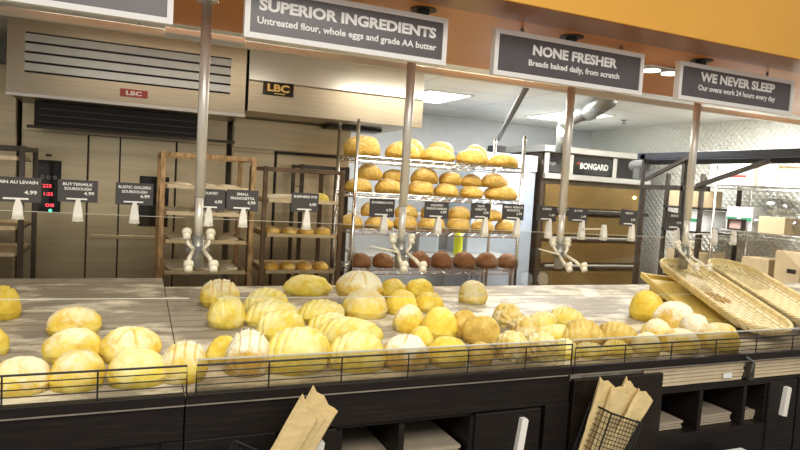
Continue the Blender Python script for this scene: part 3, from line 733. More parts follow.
# let neighbours settle so that no two loaves share the same space
for it in range(60):
    for i in range(len(placed)):
        for j in range(i):
            a, b = placed[i], placed[j]
            if abs(a[10]-b[10]) > 0.05: continue
            d = Vector((a[3].x-b[3].x, a[3].y-b[3].y)); 
            if d.length < 1e-4: continue
            u = d.normalized()
            ext = lambda q: 1/sqrt((u.x*2/q[4])**2+(u.y*2/q[5])**2)
            need = 0.80*(ext(a)+ext(b))-d.length
            if need > 0:
                for q, s in ((a, 0.25), (b, -0.25)):
                    q[3].x += u.x*need*s*0.35; q[3].y += u.y*need*s
    for q in placed:
        q[3].y = max(q[3].y, 2.03+q[5]*0.5); q[3].z = tz(q[3].y)+q[10]
for n, (nm, kd, cr, c, wd, dp, H, yaw, label, grp, lf) in enumerate(placed):
    view = -math.atan2(c.x, c.y)
    if nm == 'croissant': me = croissant_mesh(wd*1.2, dp*1.0, H*0.86, n)
    else: me = loaf_mesh(kd, wd, dp, H, n+3, 0.05, 0.25 if kd in ('batard', 'long') else 0.0)
    o = obj('croissant' if nm == 'croissant' else ('bread_roll' if nm == 'roll' else 'bread_loaf'), me, CR[cr], None, True, True)
    o.location = c; o.rotation_euler = (TS, 0, view*0.6+radians(yaw))
    tag(o, label, {'loaf': 'bread', 'roll': 'bread roll', 'croissant': 'croissant'}[nm], grp)

# ================================================================== wicker baskets and the crate under them
def basket(c_top, c_bot, W, wall, label):
    a, b = Vector(c_top), Vector(c_bot); ax = (a-b); L = ax.length; ax.normalize()
    xx = Vector((1, 0, 0)); xx = (xx-ax*xx.dot(ax)).normalized(); zz = xx.cross(ax)
    if zz.z < 0: zz = -zz
    Mx = Matrix(((xx.x, ax.x, zz.x), (xx.y, ax.y, zz.y), (xx.z, ax.z, zz.z))).to_4x4(); Mx.translation = (a+b)/2
    def stadium(w_, l_, z, n=14):
        r = w_/2; pts = []
        for k in range(n+1): t_ = pi*k/n; pts.append(Vector((r*cos(t_), l_/2-r+r*sin(t_), z)))
        for k in range(n+1): t_ = pi+pi*k/n; pts.append(Vector((r*cos(t_), -l_/2+r+r*sin(t_), z)))
        return pts
    t = thing('wicker_basket', label, 'basket', (0, 0, 0), 'long wicker baskets at the right')
    t.matrix_world = Mx
    bm = bmesh.new(); uv = bm.loops.layers.uv.new('weave')
    prof = [(0.04, 0.0), (0.3, 0.0), (0.6, 0.0), (0.82, 0.004), (0.92, 0.02), (1.0, wall)]
    for side in (0, 1):
        rings = []
        for f_, z in prof:
            w_ = W*f_; l_ = max(w_+0.002, L-(W-w_)); q = stadium(w_, l_, z-0.006*side)
            rings.append([bm.verts.new(v_) for v_ in q])
        n = len(rings[0])
        for r_ in range(len(rings)-1):
            for k in range(n):
                f = bm.faces.new((rings[r_][k], rings[r_][(k+1) % n], rings[r_+1][(k+1) % n], rings[r_+1][k]))
                for lp in f.loops: lp[uv].uv = (lp.vert.co.y, lp.vert.co.x*1.0+lp.vert.co.z)
        f = bm.faces.new(rings[0])
        for lp in f.loops: lp[uv].uv = (lp.vert.co.y, lp.vert.co.x)
    bmesh.ops.recalc_face_normals(bm, faces=bm.faces)
    me = bpy.data.meshes.new('bowl'); bm.to_mesh(me); bm.free()
    obj('bowl', me, wicker, t, True, True)
    rm = MB()
    base = stadium(W, L, wall)
    dense = []
    for k in range(len(base)):
        p0, p1 = base[k], base[(k+1) % len(base)]; m_ = max(1, int((p1-p0).length/0.012))
        dense += [p0.lerp(p1, s_/m_) for s_ in range(m_)]
    for s_ in range(3):
        rm.tube([p_ + Vector((0.006*cos(i_*0.8+s_*2.09)*(1 if p_.x > 0 else -1), 0, 0.007*sin(i_*0.8+s_*2.09))) for i_, p_ in enumerate(dense)], 0.0062, 6, True)
    obj('rim', rm, cane, t, True, True)
    wv = MB()
    for z_, f_ in ((0.25, 0.935), (0.5, 0.955), (0.75, 0.98)):
        pts = stadium(W*f_+0.008, L-(W-W*f_)+0.008, 0.02+(wall-0.02)*z_, 20); wv.tube(pts, 0.0055, 6, True)
    obj('woven_wall', wv, cane, t, True, True)
    return t
b1a = Vector((3.330, 3.10, 1.165)); b1b = Vector((3.030, 2.14, tz(2.14)+0.022))
b2a = Vector((3.760, 3.10, 1.165)); b2b = Vector((3.460, 2.14, tz(2.14)+0.022))
basket(b1a, b1b, 0.33, 0.050, 'long oval wicker basket, left of the two tilted ones')
basket(b2a, b2b, 0.33, 0.050, 'long oval wicker basket, right of the two tilted ones')
def on_basket(f, off, up):
    ax = (b1b-b1a).normalized(); xx = Vector((1, 0, 0)); xx = (xx-ax*xx.dot(ax)).normalized(); zz = xx.cross(ax); zz = zz if zz.z > 0 else -zz
    return b1a.lerp(b1b, f)+xx*off+zz*up, zz
q_, zz_ = on_basket(0.50, 0.0, 0.003)
m = MB(); rg = random.Random(3)
for k in range(90):
    rr_, th_ = 0.075*sqrt(rg.random()), rg.uniform(0, 2*pi)
    m.ball((rr_*cos(th_)*0.85, rr_*sin(th_), 0.003), rg.uniform(0.004, 0.009), 1, 1, 0.6, 6)
cr_ = obj('crust_crumbs', m, plain('crumb_brown', (0.46, 0.31, 0.11), 0.7, 0, 0.2), None, False, True)
cr_.location = q_; cr_.rotation_euler = zz_.to_track_quat('Z', 'Y').to_euler(); cr_['kind'] = 'stuff'
tag(cr_, 'patch of brown crumbs lying in the left wicker basket', 'crumbs')
# rectangular tray under the left basket, tilted the same way
ta, tb = Vector((3.205, 3.06, 1.085)), Vector((2.985, 2.44, tz(2.44)+0.012))
axx = (ta-tb).normalized(); Lx = (ta-tb).length; xx = Vector((1, 0, 0)); xx = (xx-axx*xx.dot(axx)).normalized(); zz = xx.cross(axx); zz = zz if zz.z > 0 else -zz
Mt = Matrix(((xx.x, axx.x, zz.x), (xx.y, axx.y, zz.y), (xx.z, axx.z, zz.z))).to_4x4(); Mt.translation = (ta+tb)/2
pine = plain('yellow_pine', (0.78, 0.60, 0.16), 0.6, 0, 0.15, 10, (6, 1, 6))
t = thing('wooden_tray', 'shallow yellow wooden tray sloping beneath the left wicker basket', 'tray', (0, 0, 0)); t.matrix_world = Mt
obj('bottom_board', MB().span((-0.15, -Lx/2, 0), (0.15, Lx/2, 0.006)), pine, t, False, True)
for a_ in (-1, 1): obj('side_board', MB().span((a_*0.15-0.006, -Lx/2, -0.002), (a_*0.15+0.006, Lx/2, 0.034)), pine, t, False, True)
for a_ in (-1, 1): obj('end_board', MB().span((-0.144, a_*Lx/2-0.006, -0.002), (0.144, a_*Lx/2+0.006, 0.026)), pine, t, False, True)
cx0, cx1, cy0, cy1 = 3.14, 3.92, 2.98, 3.10
def cz(y): return tz(y)
t = thing('display_crate', 'low wooden crate behind the yellow tray, propping up the wicker baskets', 'crate', ((cx0+cx1)/2, (cy0+cy1)/2, cz(3.06)))
crate_m = plain('pine', (0.76, 0.58, 0.18), 0.6, 0, 0.15, 10, (1, 6, 6))
zc0 = cz(cy1)
obj('front_board', MB().span((cx0, cy0, cz(cy0)), (cx1, cy0+0.012, 1.045)), crate_m, t)
obj('back_board', MB().span((cx0, cy1-0.012, zc0), (cx1, cy1, 1.055)), crate_m, t)
for x in (cx0, cx1-0.012):
    obj('side_board', MB().prism([(x, cy0+0.012, cz(cy0)), (x, cy1-0.012, cz(cy1)), (x, cy1-0.012, 1.055), (x, cy0+0.012, 1.045)], (0.012, 0, 0)), crate_m, t)

# ================================================================== paper bag racks in front of the counter
def bag(parent_loc, c, up, wx, L, gus, seed, mat, label, grp, slant=0.3):
    """an upright flattened paper sleeve: open zig-zag mouth, folded gusset"""
    rng = random.Random(seed); bm = bmesh.new()
    up = Vector(up).normalized(); x = Vector((1, 0, 0)); x = (x-up*x.dot(up)).normalized(); y = up.cross(x)
    rows = 9; rings = []
    for r in range(rows+1):
        f = r/rows; g = gus*(0.25+0.75*f**1.5)
        prof = [(-0.5, 0), (-0.42, 1), (-0.15, 1.05), (0.15, 1.0), (0.42, 1), (0.5, 0), (0.42, -1), (0.15, -1.08), (-0.15, -1.0), (-0.42, -1)]
        ring = []
        for k, (a, b) in enumerate(prof):
            zz = f*L
            if r == rows: zz += (0.004 if k % 2 else -0.004)*rng.uniform(0.6, 1.4) - a*wx*slant
            if r == rows and b > 0: zz += 0.012
            p = Vector(c) + x*(a*wx+rng.uniform(-1, 1)*0.002) + y*(b*g/2+rng.uniform(-1, 1)*0.002) + up*zz
            ring.append(bm.verts.new(p))
        rings.append(ring)
    n = 10
    for r in range(rows):
        for k in range(n): bm.faces.new((rings[r][k], rings[r][(k+1) % n], rings[r+1][(k+1) % n], rings[r+1][k]))
    bm.faces.new(rings[0][::-1])
    me = bpy.data.meshes.new('paper_bag'); bm.to_mesh(me); bm.free()
    o = obj('paper_bag', me, mat)
    so = o.modifiers.new('sheet', 'SOLIDIFY'); so.thickness = 0.0012
    return tag(o, label, 'paper bag', grp)
def wire_basket(c, up, wx, dy, H, label):
    """slanted open mesh bin; c = bottom centre"""
    up = Vector(up).normalized(); x = Vector((1, 0, 0)); x = (x-up*x.dot(up)).normalized(); y = up.cross(x)
    P = lambda a, b, h: Vector(c)+x*a*wx/2+y*b*dy/2+up*h
    t = thing('wire_bin', label, 'wire bin', c, 'black wire bins for paper bags')
    fr = MB()
    for h in (0, H): fr.tube([P(-1, -1, h), P(1, -1, h), P(1, 1, h), P(-1, 1, h)], 0.0042, 6, True)
    for a in (-1, 1):
        for b in (-1, 1): fr.tube([P(a, b, 0), P(a, b, H)], 0.0035, 6)
    obj('frame', fr, wire_black, t)
    for b, nm in ((-1, 'front_mesh'), (1, 'back_mesh')):
        m = MB(); n = int(wx/0.016)
        for k in range(1, n): m.tube([P(-1+2*k/n, b, 0), P(-1+2*k/n, b, H)], 0.0016, 4)
        n = int(H/0.016)
        for k in range(1, n): m.tube([P(-1, b, H*k/n), P(1, b, H*k/n)], 0.0016, 4)
        obj(nm, m, wire_black, t)
    for a in (-1, 1):
        m = MB(); n = int(H/0.022)
        for k in range(1, n): m.tube([P(a, -1, H*k/n), P(a, 1, H*k/n)], 0.0016, 4)
        n = max(2, int(dy/0.02))
        for k in range(1, n): m.tube([P(a, -1+2*k/n, 0), P(a, -1+2*k/n, H)], 0.0016, 4)
        obj('side_mesh', m, wire_black, t)
    obj('bottom_mesh', MB().tube([P(-1, 0, 0), P(1, 0, 0)], 0.0025, 4).tube([P(0, -1, 0), P(0, 1, 0)], 0.0025, 4).tube([P(-.5, -1, 0), P(-.5, 1, 0)], 0.0025, 4).tube([P(.5, -1, 0), P(.5, 1, 0)], 0.0025, 4), wire_black, t)
    return t
def up_dir(a, b, Y):            # direction between two image points on a plane parallel to the counter
    return (onY(b[0], b[1], Y)-onY(a[0], a[1], Y))
# right bin
YB = 1.86
u = up_dir((618, 450), (644, 376), YB); un = u.normalized()
rim = onY(616, 413, YB); Hb = 0.34; bc = rim - un*Hb
wire_basket(bc, un, 0.165, 0.12, Hb, 'slanted black wire bin of baguette bags at the dark glossy stile')
for i, (dx, dy, L, ln, sl_, lb) in enumerate(((-0.050, 0.025, 0.435, -0.05, 0.1, 'left back'), (-0.030, -0.012, 0.425, 0.0, -0.2, 'left front'), (0.018, 0.022, 0.455, 0.17, 0.3, 'right back'), (0.034, -0.020, 0.450, 0.28, -0.1, 'right front'))):
    bag(None, bc+Vector((dx-ln*0.16, dy, 0.012)), (un+Vector((ln, 0, 0))).normalized(), 0.078, L, 0.030, 11+i, paper, 'yellow-brown baguette bag in the right wire bin, '+lb, 'baguette bags in the right bin', sl_)
# left bin
u = up_dir((292, 450), (322, 397), YB); un = u.normalized()
top = onY(322, 397, YB); bc = top - un*0.62
wire_basket(bc-Vector((0.05, 0, 0)), un, 0.23, 0.12, 0.40, 'slanted black wire bin low at the middle counter')
for i, (dx, dy, L, sl_, lb) in enumerate(((-0.034, -0.022, 0.590, 0.45, 'front left'), (0.004, 0.002, 0.570, 0.1, 'middle'), (0.036, 0.008, 0.565, -0.35, 'right'), (0.014, 0.036, 0.60, 0.3, 'rearmost'))):
    bag(None, bc+Vector((dx, dy, 0.0)), un, 0.084, L, 0.028, 31+i, paper, 'tan baguette bag leaning below the middle counter edge, '+lb, 'baguette bags in the left bin', sl_)
# flat bags
def flat_stack(x0, x1, y0, y1, z, n, th, mat, place, grp, seed):
    rng = random.Random(seed); words = ['bottom', 'second from bottom', 'third from bottom', 'fourth from bottom', 'fifth from bottom', 'sixth from bottom']
    for k in range(n):
        j = rng.uniform(-1, 1)*0.008; m = MB()
        nn = 8; zz = z+k*th
        pts = []; 
        for q in range(nn+1):
            xx = x0+(x1-x0)*q/nn; pts.append((xx+j, y0+rng.uniform(0, 0.006), zz+th*0.02+rng.uniform(0, 0.10)*th))
        for q in range(nn, -1, -1):
            xx = x0+(x1-x0)*q/nn; pts.append((xx+j, y0+pts[q][1]*0-0*y0+0.0, zz+th*0.84+rng.uniform(0, 0.10)*th))
        pts = [(a, y0, c_) for a, b, c_ in pts]
        m.prism(pts, (0, y1-y0-rng.uniform(0, 0.01), 0))
        pos = 'top' if k == n-1 else words[k]
        tag(obj('flat_paper_bag', m, mat), 'flat paper bag, %s of the pile %s' % (pos, place), 'paper bag', grp)
xa, xb = X2(641, 375), X2(741, 372)
flat_stack(xa, xb, 1.99, 2.24, 0.793, 5, 0.0165, paper_pale, 'in the left tray over the cubbyholes', 'long flat bags in the left tray', 1)
flat_stack(xb+0.05, xb+0.75, 1.99, 2.24, 0.793, 5, 0.0165, paper_pale, 'in the right tray over the cubbyholes', 'long flat bags in the right tray', 2)
lb_p = onY(728, 375, 1.985)
t = thing('tray_strap', 'bent metal strap between the two trays of flat bags', 'strap', (xb+0.025, 1.97, 0.80))
obj('band', MB().tube([(xb+0.02, 2.0, 0.80), (xb+0.018, 1.965, 0.84), (xb+0.028, 1.962, 0.88), (xb-0.015, 1.965, 0.905)], 0.006, 8), conduit_m, t)
obj('plate', MB().span((xb+0.012, 1.962, 0.795), (xb+0.042, 1.984, 0.875), 0.002), dark_rack, t)
tag(obj('paper_sticker', MB().span((lb_p.x-0.035, 1.980, lb_p.z-0.012), (lb_p.x+0.02, 1.9815, lb_p.z+0.010)), white_box), 'small white sticker on the left tray of flat bags', 'sticker')
d2 = X2(338, 440)+0.02, X2(400, 440), X2(470, 440)
flat_stack(d2[0], d2[1]-0.02, 2.02, 2.35, 0.586, 2, 0.016, paper_dim, 'in the left middle cubbyhole', 'folded bags in the left middle cubbyhole', 3)
flat_stack(d2[1]+0.02, d2[2]-0.03, 2.02, 2.35, 0.586, 3, 0.015, paper_dim, 'in the right middle cubbyhole', 'folded bags in the right middle cubbyhole', 4)
flat_stack(xs3[1]+0.015, xs3[2]-0.06, 2.03, 2.3, 0.576, 3, 0.012, paper_dim, 'in the first right cubbyhole', 'folded bags in the first right cubbyhole', 5)
flat_stack(xs3[2]+0.015, xs3[3]-0.03, 2.03, 2.3, 0.576, 4, 0.012, paper_dim, 'in the wide right cubbyhole', 'folded bags in the wide right cubbyhole', 6)
flat_stack(xs3[3]+0.015, xs3[4]-0.015, 2.03, 2.3, 0.576, 4, 0.011, paper_dim, 'in the narrow right cubbyhole', 'folded bags in the narrow right cubbyhole', 7)
bp = onY(748, 447, 1.80)
t = thing('floor_bin', 'pale grey bin lid showing at the bottom below the cubbyholes', 'bin', (bp.x, 1.80, 0))
obj('body', MB().span((bp.x-0.10, 1.70, 0), (bp.x+0.10, 1.92, bp.z-0.075), 0.01), duct_m, t)
obj('lid', MB().span((bp.x-0.09, 1.71, bp.z-0.075), (bp.x+0.09, 1.90, bp.z-0.052), 0.006), white_box, t)

# ================================================================== ovens and hoods on the left
HY = 4.75
def oven_unit(name, label, x0, x1, loc):
    return thing(name, label, 'oven', ((x0+x1)/2, 5.4, 0), 'tall rack ovens')
# hood A
t = thing('oven_hood', 'wide louvred steel hood with red badge over the left oven', 'hood', (0, 5.0, 2.04), 'steel hoods over the ovens')
x0, x1 = -0.775, 0.735
obj('shell', MB().span((x0, HY+0.03, 2.040), (x1, 5.95, 2.54)), steel, t)
obj('frame', MB().span((x0, HY, 2.040), (-0.675, HY+0.03, 2.54)).span((x1-0.11, HY, 2.04), (x1, HY+0.03, 2.54)).span((-0.675, HY, 2.04), (x1-0.11, HY+0.03, 2.185)).span((-0.675, HY, 2.445), (x1-0.11, HY+0.03, 2.54)), steel, t)
obj('recess', MB().span((-0.675, HY+0.022, 2.185), (x1-0.11, HY+0.031, 2.445)), black, t)
for k in range(4):
    z = 2.196+k*0.063
    obj('louver', MB().box(((-0.675+x1-0.11)/2, HY+0.006, z+0.026), (x1-0.11+0.675, 0.010, 0.049), (-0.10, 0, 0)), louver_m, t)
obj('lower_lip', MB().span((x0-0.004, HY-0.012, 2.028), (x1+0.004, HY+0.03, 2.052), 0.003), steel_bright, t)
bdg = onY(134, 93.5, HY)
bg = obj('badge', MB().span((bdg.x-0.088, HY-0.006, bdg.z-0.026), (bdg.x+0.088, HY, bdg.z+0.026)), red_m, t)
lettering('badge_lettering', 'LBC', (bdg.x, HY-0.0075, bdg.z), tag_white, bg, 0.10, 0.030, 0.03)
# hood B
t = thing('oven_hood', 'plain bright steel hood with black and gold badge', 'hood', (1.37, 5.0, 2.07), 'steel hoods over the ovens')
x0, x1 = 0.755, 2.175
obj('shell', MB().span((x0, HY+0.005, 2.085), (x1, 5.95, 2.535)), steel, t)
obj('visor', MB().prism([(x0, HY, 2.30), (x0, HY-0.015, 2.31), (x0, HY+0.005, 2.535), (x0, HY+0.01, 2.535), (x0, HY+0.01, 2.30)], (x1-x0, 0, 0)), steel_bright, t)
obj('lower_band', MB().span((x0, HY-0.012, 2.078), (x1, HY+0.006, 2.30), 0.003), steel, t)
bdg = onY(278, 89.5, HY)
bg = obj('badge', MB().span((bdg.x-0.115, HY-0.019, bdg.z-0.050), (bdg.x+0.115, HY-0.012, bdg.z+0.050)), black_gloss, t)
lettering('badge_lettering', 'LBC', (bdg.x, HY-0.0205, bdg.z+0.006), gold_m, bg, 0.165, 0.056, 0.04)
obj('badge_rule', MB().span((bdg.x-0.03, HY-0.0205, bdg.z-0.038), (bdg.x+0.05, HY-0.019, bdg.z-0.032)), gold_m, bg)
# oven A
t = oven_unit('rack_oven', 'tall steel rack oven with black control panel at left', -0.78, 0.70, None)
OY = 5.4
obj('cabinet', MB().span((-0.775, OY, 0), (0.70, 6.3, 2.04)), oven_steel, t)
obj('canopy_recess', MB().span((-0.66, OY-0.30, 1.862), (0.44, OY-0.002, 2.035)), black, t)
fn = MB()
for k in range(3): fn.span((-0.63, OY-0.315, 1.895+k*0.045), (0.42, OY-0.301, 1.900+k*0.045))
obj('filter_fins', fn, conduit_m, t)
obj('canopy_lip', MB().span((-0.70, OY-0.33, 1.845), (0.72, OY-0.30, 1.866)), dark_rack, t)
obj('control_column', MB().span((-0.765, OY-0.02, 0.05), (-0.335, OY, 1.84), 0.004), oven_steel, t)
obj('door', MB().span((-0.325, OY-0.035, 0.05), (0.30, OY, 1.84), 0.006), oven_steel, t)
obj('side_column', MB().span((0.315, OY-0.02, 0.05), (0.695, OY, 1.84), 0.004), oven_steel, t)
obj('door_seam', MB().span((-0.112, OY-0.0365, 0.05), (-0.100, OY-0.03, 1.84)).span((-0.335, OY-0.018, 0.05), (-0.325, OY-0.001, 1.84)).span((0.302, OY-0.02, 0.05), (0.313, OY-0.001, 1.84)), black, t)
cp = obj('control_panel', MB().span((-0.676, OY-0.03, 1.235), (-0.508, OY-0.02, 1.628), 0.003), black_gloss, t)
lettering('dial_row', 'o o o', (-0.592, OY-0.032, 1.50), led_text, cp, 0.11, 0.03, 0.03)
for k, zz in enumerate((1.435, 1.375, 1.29)):
    lettering('red_digits', ('225', '1:25', '08')[k], (-0.60+0.01*k, OY-0.032, zz), led_red, cp, 0.06, 0.026, 0.02)
obj('green_light', MB().cyl((-0.575, OY-0.034, 1.25), (-0.575, OY-0.03, 1.25), 0.012, 12), led_green, cp)
obj('name_plate', MB().span((-0.615, OY-0.024, 1.655), (-0.575, OY-0.02, 1.675)), dark_rack, t)
hw = obj('oven_pane', MB().span((0.04, OY-0.04, 1.15), (0.26, OY-0.034, 1.55), 0.003), black_gloss, t)  # invented black pane, stands in for dark frame and rack parts
obj('sill_band', MB().span((-0.30, OY-0.042, 1.045), (0.28, OY-0.034, 1.075), 0.003), oven_steel, t)
# oven B
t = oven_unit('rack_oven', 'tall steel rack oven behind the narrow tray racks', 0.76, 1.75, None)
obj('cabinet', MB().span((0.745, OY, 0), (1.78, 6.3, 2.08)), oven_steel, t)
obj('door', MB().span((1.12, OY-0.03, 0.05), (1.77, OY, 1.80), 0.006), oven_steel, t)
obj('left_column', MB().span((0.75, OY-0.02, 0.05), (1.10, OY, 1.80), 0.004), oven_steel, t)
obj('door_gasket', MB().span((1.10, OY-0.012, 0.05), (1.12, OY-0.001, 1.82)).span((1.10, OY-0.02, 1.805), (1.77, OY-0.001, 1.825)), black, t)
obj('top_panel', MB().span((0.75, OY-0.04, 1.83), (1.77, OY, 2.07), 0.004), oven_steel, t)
obj('underside_shade_block', MB().span((1.5, OY-0.25, 2.05), (1.98, OY-0.05, 2.078)), black, t)  # solid black block put in for the shade under the hood
# tall steel column at far left
t = tag(obj('steel_cabinet', MB().span((-1.60, 5.35, 0), (-0.80, 6.2, 2.30), 0.01), oven_steel), 'plain steel cabinet at the extreme left beyond the oven', 'cabinet')
obj('door_seam', MB().span((-1.0, 5.338, 0.05), (-0.99, 5.352, 2.2)), black, t)

# ================================================================== tray racks
def tray_rack(x0, x1, y0, y1, ztop, tray_z, label, mat, rot=0.0, name='tray_rack', cap=True):
    cx, cy = (x0+x1)/2, (y0+y1)/2
    t = thing(name, label, 'rack', (cx, cy, 0), 'rolling tray racks'); ps = 0.030
    for x in (x0, x1):
        for y in (y0, y1):
            obj('post', MB().span((x-ps/2, y-ps/2, 0.06), (x+ps/2, y+ps/2, ztop), 0.003), mat, t)
            obj('caster', MB().cyl((x-0.012, y, 0.045), (x+0.012, y, 0.045), 0.045, 14), black, t)
    tp = MB()
    for y in (y0, y1): tp.span((x0, y-0.012, ztop-0.03), (x1, y+0.012, ztop-0.004))
    for x in (x0, x1): tp.span((x-0.012, y0, ztop-0.03), (x+0.012, y1, ztop-0.004))
    obj('top_frame', tp, mat, t)
    for z in tray_z:
        for x in (x0+0.02, x1-0.02): obj('runner', MB().span((x-0.014, y0+0.016, z-0.014), (x+0.014, y1-0.016, z-0.0085)), mat, t)
    return t
def tray(x0, x1, y0, y1, z, label, grp):
    t = thing('sheet_tray', label, 'tray', ((x0+x1)/2, (y0+y1)/2, z), grp)
    m = MB().span((x0, y0, z), (x1, y1, z+0.004))
    obj('base', m, tray_m, t)
    r = MB()
    r.bar((x0, y0-0.006, z+0.010), (x1, y0-0.006, z+0.010), 0.012, 0.024).bar((x0, y1, z+0.010), (x1, y1, z+0.010), 0.008, 0.024)
    r.bar((x0, y0, z+0.010), (x0, y1, z+0.010), 0.006, 0.022).bar((x1, y0, z+0.010), (x1, y1, z+0.010), 0.006, 0.022)
    obj('rim', r, tray_m, t)
RA = (0.165, 0.725, 4.20, 4.78)
ord_ = ['topmost', 'second from top', 'third from top', 'lowest visible']
za = [1.505, 1.335, 1.155, 0.955]
tray_rack(*RA, 1.725, za, 'worn tan tray rack right behind the left guard post', rust_m)
rng = random.Random(5)
for k, z in enumerate(za):
    tray(RA[0]+0.03, RA[1]-0.03, RA[2]+0.01, RA[3]-0.03, z-0.008, 'flat baking tray, %s in the worn tan rack' % ord_[k], 'trays in the worn tan rack')
    for q in range(3):
        me = loaf_mesh('', 0.15, 0.40, 0.030, 200+k*3+q, 0.12, 0.0, (40, 20))
        o = obj('flat_dough', me, dough_m, None, True, True); o.location = (RA[0]+0.12+q*0.16, 4.47, z-0.003)
        tag(o, 'flat pale dough piece, %s on the %s tray of the worn tan rack' % (['left', 'middle', 'right'][q], ord_[k]), 'dough', 'flat dough in the worn tan rack')
RB = (0.825, 1.375, 4.30, 4.86)
zb_ = [1.440, 1.200, 0.945]
tray_rack(*RB, 1.675, zb_, 'dark brown tray rack with three trays of buns', plain('brown_rack', (0.13, 0.085, 0.05), 0.45, 0.5, 0.4, 12))
ob = ['top', 'middle', 'bottom']
for k, z in enumerate(zb_):
    tray(RB[0]+0.03, RB[1]-0.03, RB[2]+0.01, RB[3]-0.03, z-0.008, 'baking tray, %s one in the dark brown rack' % ob[k], 'trays in the dark brown rack')
    if k == 0:
        me = loaf_mesh('', 0.30, 0.36, 0.05, 301, 0.12, 0.0, (40, 20)); o = obj('flat_dough', me, dough_m, None, True, True); o.location = (1.02, 4.55, z-0.003)
        tag(o, 'wide pale flat loaf on the top tray of the brown rack', 'dough')
        me = loaf_mesh('', 0.14, 0.2, 0.07, 302, 0.1, 0.0, (40, 20)); o = obj('bread_roll', me, crust_pale, None, True, True); o.location = (1.27, 4.50, z-0.003)
        tag(o, 'small pale loaf right of the flat loaf in the brown rack', 'bread roll')
    else:
        for q in range(4):
            me = loaf_mesh('', 0.115, 0.16, 0.062, 310+k*4+q, 0.05, 0.0, (40, 20)); o = obj('bread_bun', me, crust_rack, None, True, True); o.location = (0.915+q*0.123, 4.44, z-0.003)
            tag(o, 'golden bun, %s from left on the %s tray of the brown rack' % (['first', 'second', 'third', 'fourth'][q], ob[k]), 'bun', 'buns in the dark brown rack')
# dark rack behind and rack at far left
RD = (1.24, 1.62, 4.95, 5.25)
tray_rack(*RD, 1.72, [1.55, 1.35, 1.15], 'narrow black rack standing behind the brown tray rack', dark_rack)
RC = (-1.15, -0.62, 4.35, 4.9)
zc_ = [1.62, 1.20, 1.04]
tray_rack(*RC, 1.70, zc_, 'black tray rack at the extreme left edge', dark_rack)
for k, z in enumerate(zc_):
    tray(RC[0]+0.03, RC[1]-0.03, RC[2]+0.01, RC[3]-0.03, z-0.008, 'empty baking tray, %s one in the far left rack' % ob[k], 'trays in the far left rack')

# ================================================================== wire shelving rack with loaves
WX0, WX1, WY0, WY1 = 1.507, 2.962, 4.40, 4.86
wz = [1.795, 1.525, 1.250, 0.945]
def wire_shelf_rack(x0, x1, y0, y1, ztop, levels, label, wire_m, group, along_y=False, step=0.05):
    t = thing('wire_shelving', label, 'shelf', ((x0+x1)/2, (y0+y1)/2, 0), group)
    for x in (x0, x1):
        for y in (y0, y1):
            pp = obj('post', MB().cyl((x, y, 0.0), (x, y, ztop), 0.0135, 14), wire_m, t, True)
            obj('cap', MB().cyl((x, y, ztop), (x, y, ztop+0.012), 0.016, 12), wire_m, pp)
    for z in levels:
        m = MB()
        for dz in (0.0, -0.034):
            m.tube([(x0, y0, z+dz), (x1, y0, z+dz), (x1, y1, z+dz), (x0, y1, z+dz)], 0.0045, 6, True)
        for (ax, ay, bx, by) in ((x0, y0, x1, y0), (x0, y1, x1, y1), (x0, y0, x0, y1), (x1, y0, x1, y1)):
            L = hypot(bx-ax, by-ay); n = int(L/0.05)
            m.tube([(ax+(bx-ax)*k/n, ay+(by-ay)*k/n, z if k % 2 else z-0.034) for k in range(n+1)], 0.003, 5)
        if not along_y:
            n = int((x1-x0)/step)
            for k in range(1, n): m.tube([(x0+(x1-x0)*k/n, y0, z+0.002), (x0+(x1-x0)*k/n, y1, z+0.002)], 0.0025, 4)
        else:
            n = int((y1-y0)/step)
            for k in range(1, n): m.tube([(x0, y0+(y1-y0)*k/n, z+0.002), (x1, y0+(y1-y0)*k/n, z+0.002)], 0.0025, 4)
        obj('wire_shelf', m, wire_m, t)
    return t
wire_shelf_rack(WX0, WX1, WY0, WY1, 2.055, wz, 'tall chrome wire rack stacked with round loaves', chrome, None)
variants = {}
def rack_bread(px0, py0, px1, py1, shelf, row, Y, crust, label, grp, seed):
    k = depth(onY((px0+px1)/2, (py0+py1)/2, Y))/F_PX; W = (px1-px0)*k
    p = onY((px0+px1)/2, py1, Y); H = max(0.08, min(0.19, (py1-py0)*k*0.97))
    key = (seed % 5, crust.name)
    if key not in variants:
        variants[key] = loaf_mesh(['', 'arc', 'cross', '', 'arc'][seed % 5], 1, 1, 1, 400+seed, 0.05, 0.0, (48, 24))
        variants[key].materials.append(crust)
    o = bpy.data.objects.new('bread_loaf', variants[key]); COL.objects.link(o)
    o.scale = (W, min(W, 0.24)*0.95, H*1.02); o.location = (p.x, Y, wz[shelf]+0.0045 if row == 0 else wz[shelf]+row)
    o.rotation_euler.z = 0.0
    tag(o, label, 'bread', grp)
sh_words = ['top', 'second', 'third', 'lowest']
pos_w = ['first', 'second', 'third', 'fourth', 'fifth', 'sixth', 'seventh']
